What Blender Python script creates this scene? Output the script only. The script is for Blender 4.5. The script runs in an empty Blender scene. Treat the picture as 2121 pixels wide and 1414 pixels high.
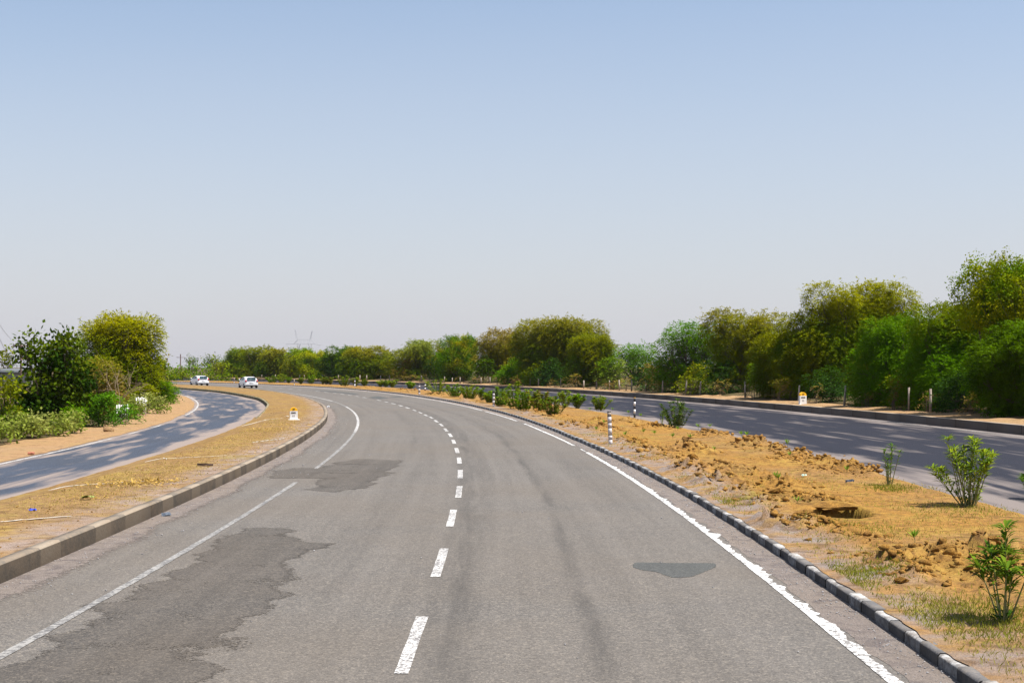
import bpy, bmesh, math, random
import numpy as np
from mathutils import Vector, Matrix

SC = bpy.context.scene
COL = SC.collection
# ------------------------------------------------------------------ camera
CAMH, FPX, Y0, CX = 2.5, 2946.0, 760.0, 1060.5       # measured on the 2121 px wide photograph
cd = bpy.data.cameras.new('camera'); cam = bpy.data.objects.new('camera', cd); COL.objects.link(cam)
cd.sensor_width = 36; cd.lens = 50.0; cd.shift_y = (Y0 - 707) / 2121.0
cd.clip_start = 0.1; cd.clip_end = 12000
cam.location = (0, 0, CAMH); cam.rotation_euler = (math.radians(90), 0, 0)
SC.camera = cam
# ------------------------------------------------------------------ world, sun, exposure
SUN_EL, SUN_AZ = math.radians(65), math.radians(106)      # azimuth clockwise from +Y (straight ahead)
w = bpy.data.worlds.new('World'); SC.world = w; w.use_nodes = True
nt = w.node_tree; bg = nt.nodes['Background']
sky = nt.nodes.new('ShaderNodeTexSky'); sky.sky_type = 'NISHITA'; sky.sun_disc = False
sky.sun_elevation = SUN_EL; sky.sun_rotation = SUN_AZ
sky.altitude = 0; sky.air_density = 1.0; sky.dust_density = 1.0; sky.ozone_density = 1.0
hz = nt.nodes.new('ShaderNodeMix'); hz.data_type = 'RGBA'; hz.inputs[0].default_value = 0.46      # dusty, whitened air
hz.inputs[7].default_value = (4.05, 4.0, 4.45, 1)
wc = nt.nodes.new('ShaderNodeTexCoord'); wx = nt.nodes.new('ShaderNodeSeparateXYZ'); wm = nt.nodes.new('ShaderNodeMapRange')
nt.links.new(wc.outputs['Generated'], wx.inputs[0]); nt.links.new(wx.outputs[2], wm.inputs[0])      # more dust low down
wm.inputs[1].default_value = 0.0; wm.inputs[2].default_value = 0.27; wm.inputs[3].default_value = 0.88; wm.inputs[4].default_value = 0.13
wn = nt.nodes.new('ShaderNodeTexNoise'); wn.inputs['Scale'].default_value = 2.2; wn.inputs['Detail'].default_value = 3
wmap = nt.nodes.new('ShaderNodeMapping'); wmap.inputs['Scale'].default_value = (1, 1, 3.5); nt.links.new(wc.outputs['Generated'], wmap.inputs[0]); nt.links.new(wmap.outputs[0], wn.inputs['Vector'])
wa = nt.nodes.new('ShaderNodeMath'); wa.operation = 'MULTIPLY_ADD'; nt.links.new(wn.outputs['Fac'], wa.inputs[0]); wa.inputs[1].default_value = 0.14
wa2 = nt.nodes.new('ShaderNodeMath'); wa2.operation = 'SUBTRACT'; nt.links.new(wm.outputs[0], wa2.inputs[0]); wa2.inputs[1].default_value = 0.07
nt.links.new(wa2.outputs[0], wa.inputs[2]); nt.links.new(wa.outputs[0], hz.inputs[0])
nt.links.new(sky.outputs[0], hz.inputs[6]); nt.links.new(hz.outputs[2], bg.inputs[0]); bg.inputs[1].default_value = 0.10
sl = bpy.data.lights.new('sun', 'SUN'); sl.energy = 5.0; sl.angle = math.radians(0.6); sl.color = (1.0, 0.945, 0.87)
so = bpy.data.objects.new('sun', sl); COL.objects.link(so)
sd = Vector((math.sin(SUN_AZ) * math.cos(SUN_EL), math.cos(SUN_AZ) * math.cos(SUN_EL), math.sin(SUN_EL)))
so.rotation_euler = sd.to_track_quat('Z', 'Y').to_euler(); so.location = (40, -20, 80)
SC.view_settings.view_transform = 'Standard'; SC.view_settings.look = 'None'
SC.view_settings.exposure = 0.66; SC.view_settings.gamma = 1.0
SC.render.engine = 'CYCLES'
SC.cycles.max_bounces = 6; SC.cycles.volume_bounces = 0

# ------------------------------------------------------------------ helpers
def tag(o, label=None, cat=None, group=None, kind=None):
    if label: o['label'] = label
    if cat: o['category'] = cat
    if group: o['group'] = group
    if kind: o['kind'] = kind
    return o
def empty(name, loc, rz=0.0, sc=1.0):
    o = bpy.data.objects.new(name, None); COL.objects.link(o)
    o.location = loc; o.rotation_euler = (0, 0, rz); o.scale = (sc, sc, sc); o.empty_display_size = 0.2
    return o
def link(name, me, mat, parent=None, smooth=False):
    if mat is not None:
        me.materials.clear(); me.materials.append(mat)
    o = bpy.data.objects.new(name, me); COL.objects.link(o)
    if parent is not None: o.parent = parent
    if smooth: me.polygons.foreach_set('use_smooth', np.ones(len(me.polygons), bool))
    return o
def npmesh(name, V, Fq, cols=None, uv=None):
    """vertices (n,3), faces (m,k) array or list of arrays with the same k"""
    V = np.asarray(V, np.float32); me = bpy.data.meshes.new(name)
    groups = Fq if isinstance(Fq, list) else [Fq]
    groups = [np.asarray(g, np.int32) for g in groups if len(g)]
    nl = sum(g.size for g in groups); nf = sum(len(g) for g in groups)
    me.vertices.add(len(V)); me.vertices.foreach_set('co', V.ravel())
    me.loops.add(nl); me.polygons.add(nf)
    li = np.concatenate([g.ravel() for g in groups]); me.loops.foreach_set('vertex_index', li)
    tot = np.concatenate([np.full(len(g), g.shape[1], np.int32) for g in groups])
    st = np.concatenate([[0], np.cumsum(tot)[:-1]]).astype(np.int32)
    me.polygons.foreach_set('loop_start', st); me.polygons.foreach_set('loop_total', tot)
    if uv is not None:
        l = me.uv_layers.new(name='UVMap'); l.data.foreach_set('uv', np.asarray(uv, np.float32)[li].ravel())
    if cols is not None:
        a = me.color_attributes.new('tint', 'FLOAT_COLOR', 'POINT')
        c = np.ones((len(V), 4), np.float32); c[:, :3] = cols; a.data.foreach_set('color', c.ravel())
    me.update(calc_edges=True); me.validate()
    return me
def _h(ix, iy, seed):
    n = (ix.astype(np.int64) * 374761393 + iy.astype(np.int64) * 668265263 + seed * 982451653) & 0x7fffffff
    n = ((n ^ (n >> 13)) * 1274126177) & 0x7fffffff
    n = (n ^ (n >> 16)) & 0xffffff
    return n / float(0xffffff)
def vn(x, y, seed=0):
    x = np.asarray(x, float); y = np.asarray(y, float)
    ix = np.floor(x); iy = np.floor(y); fx = x - ix; fy = y - iy
    fx = fx * fx * (3 - 2 * fx); fy = fy * fy * (3 - 2 * fy)
    a = _h(ix, iy, seed); b = _h(ix + 1, iy, seed); c = _h(ix, iy + 1, seed); d = _h(ix + 1, iy + 1, seed)
    return (a * (1 - fx) + b * fx) * (1 - fy) + (c * (1 - fx) + d * fx) * fy
def fbm(x, y, seed=0, oc=4):
    s = 0; a = 0.5
    for k in range(oc):
        s = s + a * vn(np.asarray(x) * 2 ** k, np.asarray(y) * 2 ** k, seed + k * 7); a *= 0.5
    return s
# road axis: the dashed centre line, curvature fitted from the photograph
KTH = [0.00154, 0.00242, 0.00206, 0.00317, 0.00312, 0.00312, 0.00312]
SG = np.arange(-60, 440.01, 0.5)
_k = np.interp(SG, np.linspace(0, 330, 7), KTH); _k[SG < 0] = 0
_hd = -0.01446 + np.concatenate([[0], np.cumsum((_k[1:] + _k[:-1]) / 2 * 0.5)])
_x = np.concatenate([[0], np.cumsum(-np.sin(_hd[:-1]) * 0.5)]); _y = np.concatenate([[0], np.cumsum(np.cos(_hd[:-1]) * 0.5)])
_i0 = int(np.argmin(abs(SG))); _x += -0.97209 - _x[_i0]; _y += 5 - _y[_i0]
def P(s, o):
    s = np.asarray(s, float); o = np.asarray(o, float)
    x = np.interp(s, SG, _x); y = np.interp(s, SG, _y); h = np.interp(s, SG, _hd)
    return np.stack([x + np.cos(h) * o, y + np.sin(h) * o], -1)
def SO(x, y):
    d = (_x - x) ** 2 + (_y - y) ** 2; i = int(d.argmin())
    t = (x - _x[i]) * -math.sin(_hd[i]) + (y - _y[i]) * math.cos(_hd[i])
    return SG[i] + t, (x - _x[i]) * math.cos(_hd[i]) + (y - _y[i]) * math.sin(_hd[i])
def at(px, py, z=0.0):
    t = (CAMH - z) / (py - Y0)
    return ((px - CX) * t, FPX * t)
def s_at(px, o):
    """distance along the road at which offset o is seen in image column px"""
    s = np.arange(0, 300, 0.5); p = P(s, o); q = CX + FPX * p[:, 0] / p[:, 1]
    i = int(np.argmin(abs(q - px))); return s[i]
def itp(tab):
    a = np.array(tab, float)
    return lambda s: np.interp(s, a[:, 0], a[:, 1])
oLK = itp([(0, -5.0), (60, -5.0), (80, -5.1), (110, -5.4), (150, -6.1), (200, -7.6), (300, -8.5)])
oRK = itp([(0, 4.48), (22, 4.45), (45, 4.15), (60, 4.2), (80, 4.35), (110, 4.75), (140, 5.5), (165, 6.3), (200, 6.5), (300, 6.0)])
oRE = itp([(0, 3.97), (20, 3.9), (50, 3.72), (75, 3.8), (90, 3.95), (121, 4.4), (148, 5.0), (175, 5.6), (300, 5.5)])
oLE = itp([(0, -3.5), (97, -3.6), (130, -4.0), (160, -4.7), (200, -6.2), (300, -7.2)])
oSR = itp([(0, -8.45), (85, -8.5), (105, -8.9), (116, -9.5), (140, -10.6), (165, -12.4), (200, -14), (300, -15)])
oSL = itp([(0, -11.75), (40, -11.8), (60, -12.0), (80, -12.6), (95, -13.1), (115, -13.9), (140, -15), (200, -18), (300, -19)])
oMF = itp([(0, 9.5), (30, 9.7), (75, 9.75), (100, 10.5), (120, 11.3), (150, 11.9), (172, 12.9), (191, 14), (215, 16), (300, 17)])
oFK = itp([(0, 21.0), (76, 21.1), (110, 21.9), (144, 22.6), (184, 24.3), (201, 25), (251, 30), (330, 32)])

# ------------------------------------------------------------------ materials
class NB:
    def __init__(s, name, rough=0.9, spec=0.3):
        s.m = bpy.data.materials.new(name); s.m.use_nodes = True; s.t = s.m.node_tree
        s.b = s.t.nodes['Principled BSDF']; s.b.inputs['Roughness'].default_value = rough
        s.b.inputs['Specular IOR Level'].default_value = spec
        s.tc = s.t.nodes.new('ShaderNodeTexCoord'); s.obj = s.tc.outputs['Object']; s.uv = s.tc.outputs['UV']
    def n(s, ty, **kw):
        nd = s.t.nodes.new(ty)
        for k, v in kw.items(): setattr(nd, k, v)
        return nd
    def set(s, sock, v):
        if hasattr(v, 'links') or isinstance(v, bpy.types.NodeSocket): s.t.links.new(v, sock)
        elif isinstance(v, (tuple, list)) and len(v) == 3 and len(sock.default_value) == 4: sock.default_value = (*v, 1)
        else: sock.default_value = v
    def noise(s, scale, detail=4, vec=None, dist=0.0, rough=0.55):
        nd = s.n('ShaderNodeTexNoise'); s.set(nd.inputs['Vector'], vec or s.obj)
        nd.inputs['Scale'].default_value = scale; nd.inputs['Detail'].default_value = detail
        nd.inputs['Distortion'].default_value = dist; nd.inputs['Roughness'].default_value = rough
        return nd.outputs['Fac']
    def voro(s, scale, vec=None, out='Distance'):
        nd = s.n('ShaderNodeTexVoronoi'); s.set(nd.inputs['Vector'], vec or s.obj); nd.inputs['Scale'].default_value = scale
        return nd.outputs[out]
    def map(s, sc, vec=None):
        nd = s.n('ShaderNodeMapping'); s.set(nd.inputs['Vector'], vec or s.obj); nd.inputs['Scale'].default_value = sc
        return nd.outputs[0]
    def mr(s, v, a, b, c=0.0, d=1.0):
        nd = s.n('ShaderNodeMapRange'); s.set(nd.inputs[0], v)
        for i, q in zip((1, 2, 3, 4), (a, b, c, d)): nd.inputs[i].default_value = q
        return nd.outputs[0]
    def math(s, op, a, b=0.0):
        nd = s.n('ShaderNodeMath', operation=op); s.set(nd.inputs[0], a); s.set(nd.inputs[1], b); return nd.outputs[0]
    def mix(s, f, a, b, mode='MIX'):
        nd = s.n('ShaderNodeMix', data_type='RGBA', blend_type=mode)
        s.set(nd.inputs[0], f); s.set(nd.inputs[6], a); s.set(nd.inputs[7], b); return nd.outputs[2]
    def uvx(s):
        nd = s.n('ShaderNodeSeparateXYZ'); s.set(nd.inputs[0], s.uv); return nd.outputs[0], nd.outputs[1]
    def bump(s, h, st=0.4, dist=0.02):
        nd = s.n('ShaderNodeBump'); nd.inputs['Strength'].default_value = st; nd.inputs['Distance'].default_value = dist
        s.set(nd.inputs['Height'], h); s.t.links.new(nd.outputs[0], s.b.inputs['Normal'])
    def out(s, col): s.set(s.b.inputs['Base Color'], col); return s.m
def plain(name, col, rough=0.6, var=0.15, sc=8.0, metal=0.0, spec=0.5):
    m = NB(name, rough, spec); m.b.inputs['Metallic'].default_value = metal
    f = m.noise(sc, 5)
    return m.out(m.mix(m.mr(f, .3, .7), tuple(c * (1 - var) for c in col), tuple(min(1, c * (1 + var)) for c in col)))

def mat_asphalt(name, lo, hi, dust=None, tracks=None, dustamt=0.0):
    m = NB(name, 0.85, 0.35); u, v = m.uvx()
    big = m.noise(0.35, 5, dist=0.6); mid = m.noise(3.0, 5); fine = m.noise(38.0, 3, rough=0.8)
    sp = m.voro(70.0, out='Color')
    spk = m.n('ShaderNodeSeparateColor'); m.set(spk.inputs[0], sp)
    f = m.math('ADD', m.math('MULTIPLY', m.mr(big, .3, .7), .35), m.math('MULTIPLY', m.mr(mid, .3, .7), .25))
    f = m.math('ADD', f, m.math('MULTIPLY', m.mr(fine, .32, .68), .45))
    c = m.mix(f, lo, hi)
    c = m.mix(m.mr(spk.outputs[0], .70, .97, 0, .5), c, tuple(min(1, x * 2.1) for x in (hi[0] * 1.04, hi[1], hi[2] * .93)))
    c = m.mix(m.mr(spk.outputs[1], .68, .97, 0, .5), c, tuple(x * .35 for x in lo))
    sp2 = m.n('ShaderNodeSeparateColor'); m.set(sp2.inputs[0], m.voro(32.0, out='Color'))
    c = m.mix(m.mr(sp2.outputs[0], .8, .95, 0, .3), c, tuple(min(1, x * 1.9) for x in (hi[0] * 1.05, hi[1], hi[2] * .9)))
    c = m.mix(m.mr(sp2.outputs[1], .8, .95, 0, .3), c, tuple(x * .4 for x in lo))
    c = m.mix(m.mr(m.noise(17.0, 3, rough=.7), .5, .68, 0, .18), c, tuple(x * .55 for x in lo))
    stk = m.noise(1.0, 5, vec=m.map((3.2, .05, 1), m.uv), dist=.1)
    c = m.mix(m.mr(stk, .5, .72, 0, .28), c, tuple(x * .6 for x in lo))
    c = m.mix(m.mr(stk, .28, .46, .3, 0), c, tuple(min(1, x * 1.25) for x in hi))
    c = m.mix(m.mr(m.noise(.16, 4, dist=.5), .42, .62, 0, .5), c, m.mix(.5, c, (hi[0] * .95, hi[1] * .82, hi[2] * .66)))
    if tracks:
        wob = m.math('MULTIPLY', m.math('SUBTRACT', m.noise(0.12, 2, vec=m.map((0.3, 1, 1), m.uv)), .5), 0.5)
        uu = m.math('ADD', u, wob)
        for (cen, wd, am) in tracks:
            d = m.math('ABSOLUTE', m.math('SUBTRACT', uu, cen))
            k = m.mr(d, 0, wd, am * 1.25, 0)
            k = m.math('MULTIPLY', k, m.mr(m.noise(1.0, 6, vec=m.map((4.0, .30, 1), m.uv), dist=.4, rough=.65), .35, .68, 0.1, 1.0))
            c = m.mix(k, c, tuple(x * .42 for x in lo))
    if dust:
        e0, e1, col, wd = dust
        dl = m.math('MINIMUM', m.math('SUBTRACT', u, e0), m.math('SUBTRACT', e1, u))
        st = m.noise(1.0, 5, vec=m.map((1.3, .17, 1), m.uv), dist=.3)
        dd = m.math('ADD', m.mr(dl, 0, wd, 1, 0), m.mr(st, .4, .68, -.35, dustamt))
        c = m.mix(m.mr(dd, .1, .75, 0, .88), c, col)
    m.bump(m.math('ADD', fine, m.voro(60.0)), .35, .012)
    return m.out(c)
def mat_soil(name, a, b, dry, gravel, gz=None, green=None, bumps=.6):
    m = NB(name, 0.95, 0.1); u, v = m.uvx()
    n0 = m.noise(.28, 3, dist=.5); n1 = m.noise(0.9, 6, dist=.4); n2 = m.noise(7, 6); n3 = m.noise(45, 4, rough=.75)
    c = m.mix(m.mr(n2, .3, .7), a, b)
    c = m.mix(m.math('MULTIPLY', m.mr(n1, .46, .6), m.mr(n2, .35, .6)), c, dry)
    if gz:
        g = None
        for (cen, wd) in gz:
            k = m.mr(m.math('ABSOLUTE', m.math('SUBTRACT', u, cen)), wd * .3, wd, 1, 0)
            g = k if g is None else m.math('MAXIMUM', g, k)
        g = m.math('MULTIPLY', g, m.mr(m.noise(1.6, 5), .38, .6, .15, 1))
        gc = m.mix(m.mr(m.voro(60, out='Distance'), .1, .5), tuple(x * .6 for x in gravel), tuple(min(1, x * 1.25) for x in gravel))
        c = m.mix(g, c, gc)
    if green:
        c = m.mix(m.math('MULTIPLY', m.mr(m.noise(.55, 4, dist=.5), .61, .72), m.mr(n3, .4, .6)), c, green)
    c = m.mix(m.mr(n0, .42, .66, 0, .35), c, tuple((x + y) * .5 * z for x, y, z in zip(a, gravel, (1.15, 1.1, 1.0))))
    c = m.mix(m.mr(m.noise(2.6, 5, dist=.8), .52, .66, 0, .6), c, (a[0] * .5, a[1] * .5, a[2] * .6))
    c = m.mix(m.mr(n3, .3, .62, .6, 0), c, (a[0] * .35, a[1] * .35, a[2] * .35))
    c = m.mix(m.mr(m.noise(110, 2), .62, .75, 0, .6), c, tuple(min(1, x * 1.7) for x in b))
    m.bump(m.math('ADD', n3, m.math('MULTIPLY', n2, 1.5)), bumps, .05)
    return m.out(c)
def fade_edge(m, sc=22.0, bias=.5, low=0.0):
    """break the rim of a thin layer up into grains"""
    t = m.node_tree; a = t.nodes.new('ShaderNodeAttribute'); a.attribute_name = 'fade'
    n = t.nodes.new('ShaderNodeTexNoise'); n.inputs['Scale'].default_value = sc; n.inputs['Detail'].default_value = 6; n.inputs['Roughness'].default_value = .75
    tc = t.nodes.new('ShaderNodeTexCoord'); t.links.new(tc.outputs['Object'], n.inputs['Vector'])
    x = t.nodes.new('ShaderNodeMath'); x.operation = 'MULTIPLY_ADD'; t.links.new(n.outputs['Fac'], x.inputs[0]); x.inputs[1].default_value = 2.2; x.inputs[2].default_value = -1.1
    if low:
        n2 = t.nodes.new('ShaderNodeTexNoise'); n2.inputs['Scale'].default_value = 1.3; n2.inputs['Detail'].default_value = 5; t.links.new(tc.outputs['Object'], n2.inputs['Vector'])
        x2 = t.nodes.new('ShaderNodeMath'); x2.operation = 'MULTIPLY_ADD'; t.links.new(n2.outputs['Fac'], x2.inputs[0]); x2.inputs[1].default_value = low * 2; x2.inputs[2].default_value = -low
        x3 = t.nodes.new('ShaderNodeMath'); x3.operation = 'ADD'; t.links.new(x.outputs[0], x3.inputs[0]); t.links.new(x2.outputs[0], x3.inputs[1]); x = x3
    y = t.nodes.new('ShaderNodeMath'); y.operation = 'ADD'; t.links.new(x.outputs[0], y.inputs[0]); t.links.new(a.outputs['Fac'], y.inputs[1])
    g = t.nodes.new('ShaderNodeMath'); g.operation = 'GREATER_THAN'; t.links.new(y.outputs[0], g.inputs[0]); g.inputs[1].default_value = bias
    tr = t.nodes.new('ShaderNodeBsdfTransparent'); mx = t.nodes.new('ShaderNodeMixShader'); o = t.nodes['Material Output']
    src = o.inputs['Surface'].links[0].from_socket
    t.links.new(g.outputs[0], mx.inputs[0]); t.links.new(tr.outputs[0], mx.inputs[1]); t.links.new(src, mx.inputs[2]); t.links.new(mx.outputs[0], o.inputs['Surface'])
    return m
def add_fade(me, vals):
    at_ = me.attributes.new('fade', 'FLOAT', 'POINT'); at_.data.foreach_set('value', np.asarray(vals, np.float32).ravel())
M = {}
M['asphalt'] = mat_asphalt('worn asphalt', (.094, .085, .075), (.146, .133, .118),
                           tracks=[(.3, .5, .5), (1.7, .16, .45), (-1.2, .6, .15), (2.9, .35, .12), (1.9, .6, .15)],
                           dust=(-5.05, 4.5, (.19, .16, .135), .5), dustamt=.12)
M['asphalt_patch'] = mat_asphalt('coarse patch asphalt', (.050, .045, .039), (.105, .093, .080))
M['tar_patch'] = mat_asphalt('smooth tar patch', (.058, .061, .059), (.076, .080, .077))
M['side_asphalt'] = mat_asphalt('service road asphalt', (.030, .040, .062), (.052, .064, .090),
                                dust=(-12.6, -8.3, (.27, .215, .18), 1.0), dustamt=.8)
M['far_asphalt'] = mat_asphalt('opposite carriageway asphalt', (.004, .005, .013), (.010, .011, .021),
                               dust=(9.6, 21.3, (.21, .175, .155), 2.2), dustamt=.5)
M['median_soil'] = mat_soil('dug ochre soil', (.19, .10, .030), (.50, .265, .06), (.41, .255, .06), (.26, .22, .20), gz=[(4.9, .75)], green=(.22, .21, .03))
M['island_soil'] = mat_soil('dry yellow soil', (.19, .11, .04), (.37, .225, .085), (.36, .245, .065), (.28, .22, .185), gz=[(-5.3, .9)], green=(.28, .24, .05), bumps=.4)
M['verge_soil'] = mat_soil('sandy verge soil', (.34, .205, .095), (.47, .29, .145), (.38, .26, .11), (.33, .27, .23))
M['field_soil'] = mat_soil('field soil', (.10, .07, .035), (.16, .11, .05), (.08, .09, .025), (.15, .12, .1), green=(.05, .08, .012))
M['clod'] = mat_soil('clod earth', (.27, .135, .035), (.60, .315, .065), (.50, .28, .065), (.3, .25, .2), bumps=.8)
M['gravel'] = mat_soil('shoulder grit', (.20, .17, .15), (.31, .265, .235), (.25, .21, .185), (.3, .25, .2), bumps=.7)
fade_edge(M['asphalt_patch'], 26.0, low=1.6); fade_edge(M['tar_patch'], 20.0); fade_edge(M['gravel'], 14.0, .45)
def mat_paint(name, col, wear, under, ws=14.0):
    m = NB(name, .7, .3); n = m.noise(ws, 6, rough=.75); n2 = m.noise(1.2, 3)
    k = m.math('ADD', m.mr(n, .3, .7), m.math('MULTIPLY', m.math('SUBTRACT', n2, .5), .6))
    return m.out(m.mix(m.mr(k, wear - .08, wear + .08), under, col))
M['white_line'] = mat_paint('white line paint', (.68, .67, .64), .44, (.16, .15, .14))
M['worn_line'] = mat_paint('worn line paint', (.30, .29, .27), .5, (.13, .125, .12))
M['dash'] = mat_paint('dash paint', (.56, .55, .52), .48, (.14, .13, .125), 30)
def mat_kerb(name, c1, c2, period, wear, dirt, duty=.5, wsc=4.0, face=None):
    m = NB(name, .9, .2); u, v = m.uvx()
    f = m.math('FRACT', m.math('DIVIDE', v, period))
    k = m.mr(f, duty - .01, duty + .01)
    base = m.mix(k, c1, c2)
    base = m.mix(m.mr(m.noise(wsc, 6, rough=.7), .38, .60, 0, wear), base, dirt); base = m.mix(m.mr(m.noise(wsc * 4, 5, rough=.8), .5, .62, 0, wear * .8), base, dirt)
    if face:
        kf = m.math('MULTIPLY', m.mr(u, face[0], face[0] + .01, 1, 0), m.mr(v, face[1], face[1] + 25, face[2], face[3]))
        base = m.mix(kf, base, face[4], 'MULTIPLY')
    base = m.mix(m.mr(m.noise(40, 4), .55, .75, 0, .35), base, tuple(x * .3 for x in dirt))
    m.bump(m.noise(25, 5), .5, .02)
    return m.out(base)
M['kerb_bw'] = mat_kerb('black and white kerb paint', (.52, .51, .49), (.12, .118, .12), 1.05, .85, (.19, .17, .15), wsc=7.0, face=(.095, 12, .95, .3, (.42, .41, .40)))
M['kerb_old'] = mat_kerb('faded kerb concrete', (.30, .25, .19), (.15, .13, .105), 1.3, .6, (.27, .21, .15), wsc=2.5, face=(.215, 0, 1, 1, (.30, .285, .27)))  # side face darkened: its shade is put into the colour, with some dirt
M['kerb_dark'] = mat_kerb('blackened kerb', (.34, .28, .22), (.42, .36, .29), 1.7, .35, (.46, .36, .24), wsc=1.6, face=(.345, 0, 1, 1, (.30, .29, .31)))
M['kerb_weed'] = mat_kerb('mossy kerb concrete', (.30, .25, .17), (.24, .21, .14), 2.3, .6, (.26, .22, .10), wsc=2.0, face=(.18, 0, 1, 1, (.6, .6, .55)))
M['concrete'] = plain('concrete', (.48, .43, .36), .9, .25, 12)
M['white_wall'] = plain('white paint', (.80, .80, .79), .6, .04, 9)
M['yellow'] = plain('yellow paint', (.95, .50, .004), .6, .06, 9)
M['black'] = plain('black paint', (.02, .02, .025), .6, .3, 12)
M['post_grey'] = plain('grey post paint', (.50, .47, .47), .8, .15, 20)
M['post_white'] = plain('white post paint', (.75, .75, .75), .7, .08, 20)
M['fence_post'] = plain('weathered cement post', (.30, .25, .20), .9, .45, 5)
M['bark'] = plain('bark', (.11, .075, .05), .95, .35, 9)
M['pale_bark'] = plain('pale bark', (.28, .21, .13), .95, .2, 9)
M['green_stem'] = plain('green stem', (.20, .20, .07), .8, .2, 12)
M['rust'] = plain('reddish steel pole', (.19, .12, .10), .7, .25, 6)
M['steel'] = plain('grey galvanised steel', (.42, .43, .46), .5, .15, 3)
M['car_paint'] = plain('white car paint', (.82, .82, .82), .25, .01, 3, spec=.6)
M['glass'] = plain('car glass', (.03, .06, .065), .08, .1, 2, spec=.8)
M['tyre'] = plain('tyre rubber', (.02, .02, .022), .8, .2, 9)
M['rim'] = plain('wheel rim', (.35, .36, .38), .35, .1, 9, metal=.6)
M['lamp_red'] = plain('tail lamp red', (.55, .02, .02), .25, .1, 9)
M['wood'] = plain('old dark wood', (.09, .055, .035), .9, .3, 9)
M['stone'] = plain('grey stone', (.30, .29, .29), .9, .3, 14)
def mat_leaf(name, tr=.28):
    m = NB(name, .7, .03)
    a = m.n('ShaderNodeAttribute', attribute_name='tint'); col = a.outputs['Color']
    m.out(col)
    t = m.n('ShaderNodeBsdfTranslucent'); m.set(t.inputs[0], m.mix(.5, col, (.35, .5, .03), 'MIX') if False else col)
    mx = m.n('ShaderNodeMixShader'); mx.inputs[0].default_value = tr
    o = m.t.nodes['Material Output']
    m.t.links.new(m.b.outputs[0], mx.inputs[1]); m.t.links.new(t.outputs[0], mx.inputs[2]); m.t.links.new(mx.outputs[0], o.inputs[0])
    return m.m
M['leaf'] = mat_leaf('leaf')

# ------------------------------------------------------------------ ribbons along the road
def srange(s0, s1, a, b):
    out = [s0]
    while out[-1] < s1: out.append(out[-1] + max(a, b * max(0, out[-1] - 5)))
    out[-1] = s1
    return np.array(out)
def ribbon(name, f0, f1, s, nc, zf, mat, uoff=None, fade=None, **kw):
    """f0,f1 offset functions (left, right edge); zf(x,y,s,t) height"""
    t = np.linspace(0, 1, nc); Sg, T = np.meshgrid(s, t, indexing='ij')
    o = f0(Sg) * (1 - T) + f1(Sg) * T; p = P(Sg, o)
    z = zf(p[..., 0], p[..., 1], Sg, T) if callable(zf) else np.full(Sg.shape, float(zf))
    V = np.concatenate([p, z[..., None]], -1).reshape(-1, 3)
    n = len(s); i = np.arange(n - 1)[:, None] * nc + np.arange(nc - 1)[None]
    F = np.stack([i, i + 1, i + nc + 1, i + nc], -1).reshape(-1, 4)
    uo = (uoff(Sg, T) if uoff else o)
    me = npmesh(name, V, F, uv=np.stack([uo, Sg], -1).reshape(-1, 2))
    if fade: add_fade(me, fade(T) * 1.4)
    return link(name, me, mat, smooth=True, **kw)
K = lambda c: (lambda s: np.full(np.shape(s), float(c)))
def fray_(f, amp, seed, sc=7.0):
    def g_(s):
        a = vn(np.asarray(s) * 1.1, np.zeros(np.shape(s)) + 3, seed); b = vn(np.asarray(s) * sc, np.zeros(np.shape(s)), seed + 1); c = vn(np.asarray(s) * sc * 2.7, np.zeros(np.shape(s)), seed + 2)
        return f(s) + amp * (.25 + 1.3 * a) * (b ** 2 * 1.1 + c * .7 - .55)
    return g_
def jit(f, amp, seed, sc=3.0):
    return lambda s: f(s) + (fbm(np.asarray(s) * sc, np.zeros(np.shape(s)) + seed, seed, 3) - .45) * 2 * amp
sR = srange(-40, 430, 1.0, .02)
# big ground sheet to the horizon
g = np.concatenate([[-6000, -3000, -1500, -700], np.arange(-400, 401, 40), [700, 1500, 3000, 6000]]).astype(float)
GX, GY = np.meshgrid(g, g + 150, indexing='ij'); nG = len(g)
i = np.arange(nG - 1)[:, None] * nG + np.arange(nG - 1)[None]
me = npmesh('ground', np.stack([GX, GY, np.full(GX.shape, -.08)], -1).reshape(-1, 3),
            np.stack([i, i + nG, i + nG + 1, i + 1], -1).reshape(-1, 4), uv=np.stack([GX + 500, GY], -1).reshape(-1, 2))
tag(link('ground', me, M['field_soil']), kind='structure')
road = ribbon('main_road', lambda s: oLK(s) - .02, lambda s: oRK(s) + .02, sR, 24, 0.0, M['asphalt'])
tag(road, kind='structure')
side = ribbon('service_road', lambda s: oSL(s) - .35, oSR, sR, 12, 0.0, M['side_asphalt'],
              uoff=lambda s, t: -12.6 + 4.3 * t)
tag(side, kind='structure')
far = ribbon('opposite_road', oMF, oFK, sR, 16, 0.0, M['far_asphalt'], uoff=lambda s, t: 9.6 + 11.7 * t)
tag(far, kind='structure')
# gritty shoulders on the main road
sN = srange(-10, 250, .12, .01)
tag(ribbon('grit_shoulder', jit(lambda s: oRE(s) + .10, .09, 5, 2.0), lambda s: oRK(s) + .01, sN, 5, 0.003, M['gravel'], parent=road, fade=lambda T: .55 + T), kind='stuff')
tag(ribbon('grit_shoulder', lambda s: oLK(s) - .01, jit(lambda s: oLK(s) + .75, .25, 9, .8), sN, 5, 0.003, M['gravel'], parent=road, fade=lambda T: 1.1 * (1 - T) ** 1.3), kind='stuff')
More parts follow.
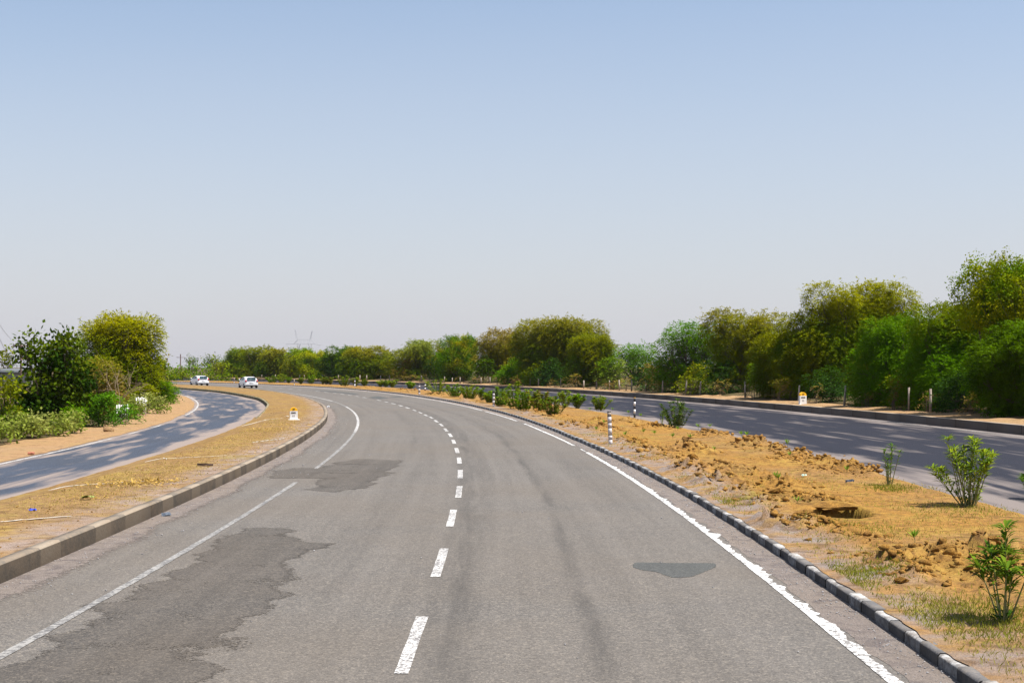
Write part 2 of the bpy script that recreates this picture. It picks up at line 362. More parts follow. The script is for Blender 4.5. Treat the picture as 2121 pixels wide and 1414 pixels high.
# right edge line, ragged outer edge, with the gaps of the photograph
for (a, b, hw) in [(-12, 36.5, .060), (37.0, 38.2, .03), (40, 57.5, .055), (60.5, 75, .055), (76.2, 250, .06)]:
    s = srange(a, b, .035, .006)
    fray = 0.07 if a < 0 else .02
    ribbon('edge_line', jit(lambda s: oRE(s) - hw, .008, 3, 2), fray_(lambda s: oRE(s) + hw * .75, fray * 1.1, 4, 5.3), s, 3, 0.006, M['white_line'], parent=road)
# left edge line: worn near, brighter round the bend
for (a, b, hw, mt) in [(-12, 26.0, .05, 'worn_line'), (30.2, 50, .05, 'worn_line'), (50.02, 86, .058, 'dash'), (86.02, 100, .05, 'worn_line'), (100.02, 240, .06, 'dash')]:
    s = srange(a, b, .15, .008)
    ribbon('edge_line', jit(lambda s: oLE(s) - hw, .012, 13, 3), jit(lambda s: oLE(s) + hw, .012, 14, 3), s, 3, 0.006, M[mt], parent=road)
# centre dashes: 1.4 m line, period 2.49 m, far ones too
def dash(s0, ln, hw=.075, o=0.0):
    s = np.linspace(s0, s0 + ln, 9)
    ribbon('centre_dash', jit(K(o - hw), .008, 31, 6), jit(K(o + hw), .008, 37, 6), s, 3, 0.006, M['dash'], parent=road)
dpx = [(855, 1330), (912, 1163), (936, 1072), (950.7, 1018), (953.3, 981.6), (951.3, 953.6), (946.3, 932.6), (939.8, 914.7), (932.6, 901), (923.4, 890.1), (913.6, 879.7), (903.5, 872.2), (893.4, 864.9), (882, 859.9), (870.8, 854.8), (858.4, 849.6)]
s_last = 0
for k, q in enumerate(dpx):
    s, o = SO(*at(*q)); ln = 2.65 if k < 5 else 2.55
    dash(s - ln / 2, ln, .06, max(-.06, min(.06, o))); s_last = s
s = s_last + 5.0; rr = random.Random(5)
while s < 235:
    if not (103 < s < 112 or 146 < s < 150): dash(s - 1.3, 2.6, .08)
    s += 5.0 if s < 130 else 5.6
# service road edge line
for (a, b) in [(-12, 45.5), (49, 51), (54.5, 57.5), (70, 123)]:
    ribbon('edge_line', jit(lambda s: oSL(s) - .05, .02, 41, 2), jit(lambda s: oSL(s) + .05, .02, 42, 2), srange(a, b, .4, .01), 2, 0.007, M['dash'], parent=side)
ribbon('edge_line', jit(lambda s: oMF(s) + 10.6, .03, 43, 2), jit(lambda s: oMF(s) + 10.72, .03, 44, 2), srange(0, 60, .4, .01), 2, 0.007, M['worn_line'], parent=far)
def patch(poly, z, mat, seed, name='asphalt_patch', amp=1.0):
    """irregular patch: outline measured on the road surface"""
    pts = np.array([at(*q) for q in poly]); ring = []
    for k in range(len(pts)):
        p0, p1, p2, p3 = (pts[(k + j - 1) % len(pts)] for j in range(4)); n = max(3, int(np.hypot(*(p2 - p1)) / .05))
        for j in range(n):
            t = j / n; ring.append(p1 + (p2 - p1) * t + .12 * t * (1 - t) * ((p2 - p0) * (1 - t) - (p3 - p1) * t))
    ring = np.array(ring); T_ = np.roll(ring, -4, 0) - np.roll(ring, 4, 0); T_ = T_ / np.maximum(np.hypot(T_[:, 0], T_[:, 1])[:, None], 1e-6)
    cum = np.concatenate([[0], np.cumsum(np.hypot(*(ring[1:] - ring[:-1]).T))])
    d = (fbm(cum * 1.3, cum * 0, seed, 5) - .47) * .36 * amp
    out = [(q[0] + t[1] * e, q[1] - t[0] * e, z) for q, t, e in zip(ring, T_, d)]
    out = np.array(out)[:, :2]; wd = .26 if amp > .3 else .03; cell = .055 if wd > .1 else .04
    gx = np.arange(out[:, 0].min() - wd, out[:, 0].max() + wd + cell, cell); gy = np.arange(out[:, 1].min() - wd, out[:, 1].max() + wd + cell, cell * 1.5)
    X, Y = np.meshgrid(gx, gy, indexing='ij'); Q = np.stack([X.ravel(), Y.ravel()], 1); sdv = np.zeros(len(Q)); A = out; B = np.roll(out, -1, 0); E_ = B - A
    for c0 in range(0, len(Q), 4000):                                # signed distance to the outline, positive inside
        q = Q[c0:c0 + 4000, None, :]; t = np.clip(((q - A) * E_).sum(-1) / np.maximum((E_ ** 2).sum(-1), 1e-9), 0, 1)
        dd = np.sqrt((((A + E_ * t[..., None]) - q) ** 2).sum(-1)).min(1)
        cr = ((A[:, 1] > q[..., 1]) != (B[:, 1] > q[..., 1])) & (q[..., 0] < (B[:, 0] - A[:, 0]) * (q[..., 1] - A[:, 1]) / np.where(abs(B[:, 1] - A[:, 1]) < 1e-9, 1e-9, B[:, 1] - A[:, 1]) + A[:, 0])
        sdv[c0:c0 + 4000] = dd * np.where(cr.sum(1) % 2 == 1, 1, -1)
    S_ = sdv.reshape(X.shape); ny = len(gy); i, j = np.nonzero(np.maximum(np.maximum(S_[:-1, :-1], S_[1:, :-1]), np.maximum(S_[:-1, 1:], S_[1:, 1:])) > -wd)
    F = np.stack([i * ny + j, (i + 1) * ny + j, (i + 1) * ny + j + 1, i * ny + j + 1], 1); used = np.unique(F); mp = -np.ones(len(Q), int); mp[used] = np.arange(len(used))
    V = np.c_[Q[used], np.full(len(used), z)]; me = npmesh(name, V, mp[F], uv=Q[used]); add_fade(me, np.clip(.5 + sdv[used] / wd * .8, -9, 1.0 if wd > .1 else 3))
    return link(name, me, mat, road)
z7 = lambda L: [(x / 2.357, 900 + y / 2.357) for x, y in L]
patch(z7([(1180, 460), (1420, 468), (1370, 488), (1500, 512), (1605, 535), (1500, 580), (1410, 640), (1385, 770), (1275, 855), (1215, 895), (1262, 912), (1110, 985), (1225, 982), (1120, 1040), (1050, 1100), (960, 1205), (860, 1330), (-120, 1330), (0, 1190), (280, 1005), (500, 845), (850, 680)]), .003, M['asphalt_patch'], 3)
patch(z7([(1335, 172), (1560, 158), (1740, 118), (1970, 130), (1880, 190), (1780, 255), (1640, 280), (1500, 268), (1560, 215), (1300, 214)]), .0035, M['asphalt_patch'], 8, amp=.8)
patch([(800 + x / 1.7675, 1000 + y / 1.7675) for x, y in [(912, 290), (1060, 293), (1200, 294), (1206, 308), (1120, 343), (1050, 347), (990, 325), (935, 318), (903, 308)]], .003, M['tar_patch'], 11, amp=.15)
patch([(600 + x / 5.3, 660 + y / 5.3) for x, y in [(880, 858), (980, 850), (1080, 872), (1000, 880), (920, 872)]], .003, M['tar_patch'], 12, amp=.5)
patch([(600 + x / 5.3, 660 + y / 5.3) for x, y in [(250, 785), (500, 795), (760, 825), (700, 832), (560, 812), (400, 800)]], .003, M['tar_patch'], 13, amp=.5)
patch([(600 + x / 5.3, 660 + y / 5.3) for x, y in [(1090, 856), (1200, 848), (1255, 858), (1160, 864)]], .003, M['tar_patch'], 14, amp=.4)

# ------------------------------------------------------------------ kerbs
def kerb(name, f, side_, w, h, s0, s1, block, jitter, mat, seed, cham=.02, gap=.006, hf=None, sub=1):
    """f = road-side face offset; side_ +1 soil lies to the right, -1 to the left"""
    rg = random.Random(seed); V = []; F = []; UV = []
    s = s0
    while s < s1:
        jo = rg.uniform(-jitter, jitter); jh = rg.uniform(-jitter, jitter) * .6
        for k in range(sub):
            a = s + (block - gap) * k / sub; b = s + (block - gap) * (k + 1) / sub
            i0 = len(V)
            for q in (a, b):
                hh = (hf(q) if hf else h) + jh; o = float(f(q)) + jo
                for (dx, z) in ((0, -.09), (0, hh - cham), (cham, hh), (w, hh), (w, -.09)):
                    p = P(q, o + dx * side_); V.append((p[0], p[1], z)); UV.append((dx + z, s + block * (k + .5) / sub))
            for j in range(4):
                fc = (i0 + j, i0 + 5 + j, i0 + 6 + j, i0 + 1 + j)
                F.append(fc if side_ < 0 else fc[::-1])
            if k == 0: F.append((i0, i0 + 1, i0 + 2, i0 + 3)); F.append((i0, i0 + 3, i0 + 4, i0 + 4))
            if k == sub - 1: F.append((i0 + 5, i0 + 8, i0 + 7, i0 + 6)); F.append((i0 + 5, i0 + 9, i0 + 8, i0 + 8))
        s += block
    Fq = np.array([q for q in F if len(set(q)) == 4]); Ft = np.array([[q[0], q[1], q[2]] for q in F if len(set(q)) == 3])
    o = link(name, npmesh(name, V, [Fq, Ft], uv=UV), mat)
    return tag(o, kind='structure')
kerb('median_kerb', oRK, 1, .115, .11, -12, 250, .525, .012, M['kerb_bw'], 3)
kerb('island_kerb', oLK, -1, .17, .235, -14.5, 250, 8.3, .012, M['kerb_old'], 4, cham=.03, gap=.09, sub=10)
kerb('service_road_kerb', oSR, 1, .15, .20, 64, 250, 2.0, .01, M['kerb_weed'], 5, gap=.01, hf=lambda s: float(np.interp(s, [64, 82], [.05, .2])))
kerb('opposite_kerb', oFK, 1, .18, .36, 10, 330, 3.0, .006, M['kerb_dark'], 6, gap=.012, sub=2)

# ------------------------------------------------------------------ soil areas
HEAPS = [(2060, 1165, .75, .20), (1950, 1160, .6, .16), (1860, 1170, .5, .13), (2100, 1200, .6, .16), (1890, 1195, .4, .1), (1800, 1120, .4, .07),
         (1600, 1085, .5, .18), (1680, 1090, .5, .13), (1740, 1100, .5, .09), (1590, 1045, .5, .13), (1540, 1020, .6, .12),
         (1480, 1000, .7, .18), (1430, 975, .6, .2), (1500, 970, .7, .12), (1560, 985, .6, .14), (1620, 1010, .7, .16), (1650, 1035, .5, .12), (1700, 1040, .5, .11),
         (1380, 950, .7, .13), (1430, 935, .8, .22), (1340, 935, .7, .13), (1300, 915, .8, .12), (1250, 890, .8, .15), (1190, 880, .8, .14),
         (1240, 872, .8, .14), (1300, 875, .8, .18), (1350, 885, .7, .13), (1500, 905, .7, .14), (1470, 900, .7, .13), (1560, 922, .7, .2), (1610, 932, .6, .13),
         (1660, 945, .5, .16), (1700, 958, .5, .15), (1750, 970, .5, .22), (1800, 980, .4, .14), (1690, 975, .5, .09), (1620, 955, .6, .12),
         (1150, 862, .8, .12), (1110, 855, .8, .12), (1060, 838, 1.0, .15), (1010, 832, 1.0, .12), (960, 830, 1.0, .12), (900, 818, 1.2, .18), (860, 812, 1.4, .22),
         (830, 810, 1.4, .2), (790, 808, 1.4, .18), (760, 804, 1.6, .22), (720, 803, 1.8, .2), (680, 801, 1.8, .16), (640, 799, 2, .15), (560, 795, 2.2, .15), (480, 793, 3, .15)]
HW = [(*at(a, b, .12), r * .9, h * .9) for a, b, r, h in HEAPS]
HOLE = at(1757, 1072, .1)
def median_z(x, y, edge=None):
    x = np.asarray(x, float); y = np.asarray(y, float)
    z = .115 + (fbm(x * 1.2, y * 1.2, 3) - .45) * .05 + (fbm(x * 6, y * 6, 9, 3) - .45) * .02
    hs = np.zeros_like(x)
    for (hx, hy, r, h) in HW:
        d = ((x - hx) ** 2 + ((y - hy) / 1.7) ** 2) / (r * r); hs = np.maximum(hs, h * np.exp(-d * 1.1))
    rid = 1 - np.abs(fbm(x * 3.2, y * 3.2, 21, 4) * 2.15 - 1) * 2
    z = z + hs * (.28 + 1.1 * np.clip(rid, 0, 1)) + hs * (np.abs(fbm(x * 8, y * 8, 5, 4) - .47) * 3.9 - .28) + hs * (vn(x * 30, y * 30, 6) - .5) * .22
    dx = (x - HOLE[0]); dy = (y - HOLE[1] - .35); wob = fbm(x * 5, y * 5, 88, 3) * .5; d = (dx / .42) ** 2 + (dy / .50) ** 2 + wob - .25
    z = z + .15 * np.exp(-((dx / .65) ** 2 + ((dy - .75) / .42) ** 2))
    z = z - .5 / (1 + np.exp((d - 1) * 16)) 
    return z
def zmed(x, y, s, t):
    z = median_z(x, y)
    e = np.clip(np.minimum(t / .05, 1), 0, 1); z = z * e + .114 * (1 - e)
    e2 = np.clip((1 - t) / .12, 0, 1); e2 = e2 * e2 * (3 - 2 * e2)
    return z * e2 + (-.02) * (1 - e2) + .0
med = ribbon('median_soil', jit(lambda s: oRK(s) + .085, .05, 77, 2.5), jit(lambda s: oMF(s) + .15, .16, 51, 1.5), srange(-12, 250, .07, .006), 84, zmed, M['median_soil'])
tag(med, kind='structure')
def zisl(x, y, s, t):
    # t=0 at service road edge, t=1 at island kerb
    z = .215 + (fbm(x * .8, y * .8, 61) - .45) * .04 + (fbm(x * 7, y * 7, 65, 3) - .45) * .025
    lowk = np.clip((s - 62) / 16, 0, 1)
    e = np.clip(t / .35, 0, 1); e = e * e * (3 - 2 * e); e = e * (1 - lowk) + lowk
    return z * e + .012 * (1 - e)
isl = ribbon('island_soil', jit(lambda s: oSR(s) + np.where(np.asarray(s) > 66, .13, -.05), .05, 55, 1.2), lambda s: oLK(s) - .15, srange(-14, 250, .10, .007), 30, zisl, M['island_soil'])
tag(isl, kind='structure')
lv = ribbon('left_verge', K(-75), jit(lambda s: oSL(s) - .22, .12, 57, 1.0), srange(-14, 330, .25, .01), 60,
            lambda x, y, s, t: .012 + np.clip((1 - t) * 8, 0, 1) * (.05 + (fbm(x * .7, y * .7, 71) - .45) * .18 + (fbm(x * 4, y * 4, 72) - .45) * .08), M['verge_soil'])
tag(lv, kind='structure')
rv = ribbon('right_verge', lambda s: oFK(s) + .16, lambda s: oFK(s) + 40, srange(5, 330, .25, .01), 70,
            lambda x, y, s, t: .36 + np.clip(t * 20, 0, 1) * (.03 + (fbm(x * .9, y * .9, 81) - .42) * .28 + (fbm(x * 4, y * 4, 82) - .45) * .12), M['verge_soil'])
tag(rv, kind='structure')
ug = ribbon('undergrowth', jit(lambda s: oFK(s) + 3.0, .5, 91, .8), lambda s: oFK(s) + 39, srange(5, 330, .4, .01), 50,
            lambda x, y, s, t: .44 + np.clip(t * 12, 0, 1) * (.10 + (fbm(x * .9, y * .9, 84) - .3) * .5 + (fbm(x * 5, y * 5, 82) - .3) * .3), M['field_soil'])
tag(ug, kind='structure')
# thin concrete strips set across the island
for (a, b) in [((0, 1084), (150, 1072)), ((100, 1011), (300, 998)), ((300, 953), (470, 945)), ((500, 873), (585, 867)), ((520, 918), (590, 909))]:
    pa = np.array(at(*a, .2)); pb = np.array(at(*b, .2)); d = pb - pa; L_ = np.hypot(*d); nrm = np.array([-d[1], d[0]]) / L_ * .035
    n = 24; V = []
    for k in range(n + 1):
        q = pa + d * k / n; wv = (vn(k * .4, 3.3, 5) - .5) * .05
        s_, o_ = SO(*q); t_ = (o_ - float(oSR(s_))) / (float(oLK(s_)) - .15 - float(oSR(s_)))
        zz = float(zisl(q[0], q[1], np.array(s_), np.array(max(0, min(1, t_))))) + .012
        V += [(*(q + nrm + wv), zz), (*(q - nrm + wv), zz)]
    o = link('concrete_strip', npmesh('concrete_strip', V, np.array([(2 * k, 2 * k + 1, 2 * k + 3, 2 * k + 2) for k in range(n)])), M['concrete'], isl)

# ------------------------------------------------------------------ soil clods
def rock_mesh(name, seed, sub=2, rough=.35):
    bm = bmesh.new(); bmesh.ops.create_icosphere(bm, subdivisions=sub, radius=1)
    rg = np.random.default_rng(seed); off = rg.uniform(0, 50, 3)
    for v in bm.verts:
        c = v.co
        n = float(fbm(c.x * 1.3 + off[0] + c.z, c.y * 1.3 + off[1] - c.z * .7, seed, 3)) - .45
        n2 = float(vn(c.x * 4 + off[2], c.y * 4 + c.z * 4, seed + 3)) - .5
        v.co = c * (1 + n * rough * 2.4 + n2 * rough * .5)
        v.co.x = math.copysign(min(abs(v.co.x), .82), v.co.x); v.co.z = math.copysign(min(abs(v.co.z), .75), v.co.z)
    me = bpy.data.meshes.new(name); bm.to_mesh(me); bm.free(); return me
ROCKS = [rock_mesh('rock', 100 + k, 2, .4) for k in range(5)]
def mesh_np(me):
    V = np.zeros(len(me.vertices) * 3); me.vertices.foreach_get('co', V)
    F = np.array([tuple(p.vertices) for p in me.polygons]); return V.reshape(-1, 3), F
R1 = []
def angular(name, seed, n=15):
    g_ = np.random.default_rng(seed); p = g_.normal(0, 1, (n, 3)); p /= np.linalg.norm(p, axis=1, keepdims=True); p *= g_.uniform(.55, 1.15, (n, 1)) * [1, .9, .8]
    bm = bmesh.new(); [bm.verts.new(q) for q in p]; h_ = bmesh.ops.convex_hull(bm, input=bm.verts[:])
    bmesh.ops.delete(bm, geom=[v for v in bm.verts if not v.link_faces], context='VERTS'); bmesh.ops.recalc_face_normals(bm, faces=bm.faces)
    me = bpy.data.meshes.new(name); bm.to_mesh(me); bm.free(); return me
for k in range(12):
    m1 = angular('tmp_rock', 200 + k, 10 + k % 5 * 2); R1.append(mesh_np(m1)); bpy.data.meshes.remove(m1)
def scatter(name, items, mat, seed=1, **kw):
    """items: list of (x,y,z,r); one mesh"""
    rg = np.random.default_rng(seed); VV = []; FF = []; n = 0
    for (x, y, z, r) in items:
        V, F = R1[rg.integers(12)]; a = rg.uniform(0, 6.28); c, s = math.cos(a), math.sin(a)
        W = V * r * rg.uniform(.6, 1.3, 3) * [1, 1, .75]
        W = np.stack([W[:, 0] * c - W[:, 1] * s, W[:, 0] * s + W[:, 1] * c, W[:, 2]], 1) + [x, y, z]
        VV.append(W); FF.append(F + n); n += len(V)
    o = link(name, npmesh(name, np.concatenate(VV), np.concatenate(FF), uv=None), mat, **kw)
    return o
rg = np.random.default_rng(7); items = []
for (hx, hy, r, h) in HW:
    dist = math.hypot(hx, hy); n = int(300 * (h / .15) * (1 if dist < 60 else .4))
    for k in range(n):
        a = rg.uniform(0, 6.28); q = abs(rg.normal(0, .7)) * r * 1.1
        x, y = hx + math.cos(a) * q, hy + math.sin(a) * q * 1.7
        s_, o_ = SO(x, y)
        if o_ < float(oRK(s_)) + .45 or o_ > float(oMF(s_)) - .25: continue
        rad = min(.010 / max(.02, rg.uniform(0, 1)) ** .80, .08) * (1 if dist < 40 else 1.5)
        items.append((x, y, float(median_z(x, y)) + rad * .05, rad))
tag(scatter('soil_clods', items, M['clod'], 3), 'loose ochre clods of dug earth heaped along the planted median', 'soil clods', kind='stuff')
items = []
for k in range(5200):
    s = 3 + 60 * rg.uniform(0, 1) ** 1.6
    if rg.uniform() < .65: o = float(oRK(s)) - abs(rg.normal(0, .22)) - .02
    else: o = float(oLK(s)) + abs(rg.normal(0, .45)) + .02
    if rg.uniform() < .04: o = rg.uniform(-4.5, 4.2)
    x, y = P(s, o); r = .004 + .009 * rg.uniform() ** 3; items.append((x, y, .004 + r * .3, r * (1 + s / 40)))
tag(scatter('grit', items, M['stone'], 5), 'small grit and pebbles gathered in the gutters of the main road', 'grit', kind='stuff')
items = []
for k in range(3500):
    s = 5 + 75 * rg.uniform() ** 1.3; t = rg.uniform(.05, .95)
    o = float(oSR(s)) * (1 - t) + (float(oLK(s)) - .15) * t; x, y = P(s, o)
    z = float(zisl(x, y, np.array(s), np.array(t))); r = .006 + .02 * rg.uniform() ** 4; items.append((x, y, z + r * .3, r))
tag(scatter('island_pebbles', items, M['clod'], 8), 'scattered crumbs of soil and pebbles on the dry grass island', 'pebbles', kind='stuff')
BIG = [(1925 + 30, 1160, .13, 'large flat ochre clod in the heap left of the nearest tall plant'), (2062, 1150, .12, 'dark shaded clod behind the nearest tall plant at the right edge'),
       (1867, 1203, .075, 'squarish ochre clod at the front of the nearest soil heap'), (1845, 1163, .075, 'rounded ochre clod just right of the green grass patch by the kerb'),
       (1612, 1080, .11, 'dark lump of earth standing alone between the kerb and the dug hole'), (1655, 1062, .10, 'upright dark clod just left of the dug hole'),
       (1436, 950, .17, 'tallest dark clod standing up in the middle of the median'), (1610, 1020, .16, 'broad smooth pale clod in front of the middle heap'),
       (1545, 1005, .12, 'hollow dark clod on the heap nearest the kerb'), (1782, 966, .09, 'small pointed dark clod at the edge of the opposite road'),
       (1738, 962, .17, 'flat dark clod overhanging the opposite road edge'), (1490, 955, .11, 'dark clod beside the long pale root on the median')]
def big_clod(seed, rough=1.0):
    me = angular('earth_clod', seed, 22); bm = bmesh.new(); bm.from_mesh(me); bmesh.ops.subdivide_edges(bm, edges=bm.edges[:], cuts=3, use_grid_fill=True); bm.normal_update()
    for v in bm.verts:
        c = v.co; v.co = c + v.normal * (float(vn(c.x * 3 + seed, c.y * 3 + c.z * 2.3, seed)) - .5) * .28 + v.normal * (float(vn(c.x * 9 + seed, c.y * 9 + c.z * 8, seed + 1)) - .5) * .16
    bm.to_mesh(me); bm.free(); return me
for k, (a, b, r, lab) in enumerate(BIG):
    x, y = at(a, b, .16); o = link('earth_clod', big_clod(640 + k), M['clod']); z = float(median_z(x, y))
    o.location = (x, y, z + r * .25); o.scale = (r * 1.25, r * 1.1, r * .8); o.rotation_euler = (.2, .1, k * 1.3)
    tag(o, lab, 'clod', 'large earth clods on the median')
for k, (dx, dy, sx, sy, lab) in enumerate([(-.02, .38, .42, .26, 'crust of earth overhanging the dark dug hole on the median'), (-.55, .0, .16, .2, 'lumpy clod at the left rim of the dug hole'), (.1, -.42, .36, .16, 'low ridge of crumbs in front of the dug hole')]):
    x, y = HOLE[0] + dx, HOLE[1] + .35 + dy; o = link('earth_clod', big_clod(680 + k), M['clod']); o.scale = (sx, sy, .05 if k == 0 else .075); o.location = (x, y, float(median_z(HOLE[0] + dx, HOLE[1] + .35 + dy + (.30 if k == 0 else 0))) + (-.08 if k == 0 else .02))
    tag(o, lab, 'clod', 'large earth clods on the median')
x, y = at(225, 892, .05); o = link('boulder', ROCKS[2].copy(), M['verge_soil']); o.location = (x, y, .1); o.scale = (.24, .2, .17)
tag(o, 'light brown stone lying in front of the green shrub by the service road', 'stone')
x, y = at(65, 941, .02); o = link('brick', ROCKS[1].copy(), plain('brick red', (.38, .14, .08), .9)); o.location = (x, y, .06); o.scale = (.11, .07, .05)
tag(o, 'broken reddish brick on the sandy edge of the service road', 'brick')
x, y = at(425, 966, .2)
bm = bmesh.new(); bmesh.ops.create_cube(bm, size=1); bmesh.ops.scale(bm, vec=(.36, .09, .05), verts=bm.verts)
bmesh.ops.subdivide_edges(bm, edges=bm.edges, cuts=3); 
for v in bm.verts: v.co += Vector((0, (vn(v.co.x * 9, 1, 3) - .5) * .03, (vn(v.co.x * 14, v.co.y * 9, 4) - .5) * .02))
me = bpy.data.meshes.new('plank'); bm.to_mesh(me); bm.free(); o = link('plank', me, M['wood']); o.location = (x, y, .25); o.rotation_euler = (0, .05, .2)
tag(o, 'short dark piece of wood lying on the dry island', 'wood')

x, y = at(680, 843, .23); o = link('painted_stone', big_clod(701), M['white_wall']); o.location = (x, y, .27); o.scale = (.09, .08, .07); tag(o, 'small white stone on the island kerb at the inside of the bend', 'stone')
for k, (a, b, z, sc, col, lab) in enumerate([(68, 1056, .235, .05, (.02, .06, .5), 'tiny bright blue scrap on the near left part of the island'), (594, 862, .235, .07, (.75, .74, .72), 'small white scrap left of the island milestone'), (342, 950, .235, .05, (.75, .74, .72), 'small white scrap near the service road edge of the island'),
        (180, 1031, .24, .09, (.25, .28, .06), 'crumpled greenish leafy scrap on the near island'), (1985, 1155, .2, .04, (.7, .7, .7), 'white scrap on the nearest soil heap'), (1665, 984, .16, .06, (.45, .6, .5), 'pale green scrap in the middle of the median'),
        (1760, 997, .16, .08, (.03, .035, .05), 'dark plastic scrap on the median left of the slender oleander'), (345, 1067, .01, .07, (.07, .09, .12), 'dark flat scrap in the gutter below the island kerb'), (1388, 934, .14, .03, (.5, .12, .04), 'small reddish chip by the grey banded post')]):
    x, y = at(a, b, z); bm = bmesh.new(); bmesh.ops.create_grid(bm, x_segments=5, y_segments=5, size=1)
    for v in bm.verts: v.co.z += (float(vn(v.co.x * 2 + k, v.co.y * 2, k)) - .3) * .9; v.co.x *= 1 + .3 * float(vn(v.co.y * 3, k, 5)); v.co.y *= .7
    me = bpy.data.meshes.new('litter_scrap'); bm.to_mesh(me); bm.free(); o = link('litter_scrap', me, plain('scrap %d' % k, col, .7)); o.location = (x, y, z); o.scale = (sc, sc, sc); o.rotation_euler = (.2, 0, k)
    tag(o, lab, 'litter', 'scraps of litter by the road')
# ------------------------------------------------------------------ foliage
def quads_from(base, dirv, side, ln, wd, cols):
    """one rhombic leaf per row"""
    ln = np.asarray(ln)[:, None]; wd = np.asarray(wd)[:, None]
    a = base; m = base + dirv * ln * .45; t = base + dirv * ln
    V = np.stack([a, m + side * wd * .5, t, m - side * wd * .5], 1).reshape(-1, 3)
    n = len(base); F = np.arange(n * 4).reshape(n, 4)
    return V, F, np.repeat(cols, 4, 0)
def unit(v): return v / np.maximum(np.linalg.norm(v, axis=-1, keepdims=True), 1e-9)
def tube(pts, r0, r1, k=6):
    pts = np.array(pts, float); n = len(pts); V = []; F = []
    for i in range(n):
        d = pts[min(i + 1, n - 1)] - pts[max(i - 1, 0)]; d = d / max(1e-9, np.linalg.norm(d))
        a = np.cross(d, [0, 0, 1.0]) if abs(d[2]) < .9 else np.cross(d, [1.0, 0, 0]); a /= np.linalg.norm(a); b = np.cross(d, a)
        r = r0 + (r1 - r0) * i / (n - 1)
        for j in range(k):
            q = 2 * math.pi * j / k; V.append(pts[i] + (a * math.cos(q) + b * math.sin(q)) * r)
    for i in range(n - 1):
        for j in range(k):
            F.append((i * k + j, i * k + (j + 1) % k, (i + 1) * k + (j + 1) % k, (i + 1) * k + j))
    return np.array(V), np.array(F)
def merge(parts):
    VV = []; FF = []; n = 0
    for V, F in parts: VV.append(V); FF.append(F + n); n += len(V)
    return np.concatenate(VV), np.concatenate(FF)
def bend(a, b, rg, amt, n=5):
    a = np.array(a, float); b = np.array(b, float); t = np.linspace(0, 1, n)[:, None]; L_ = np.linalg.norm(b - a)
    w_ = rg.normal(0, amt * L_, 3) * [1, 1, .4]
    return a + (b - a) * t + w_ * np.sin(t * math.pi) + rg.normal(0, amt * L_ * .15, (n, 3)) * np.sin(t * math.pi)
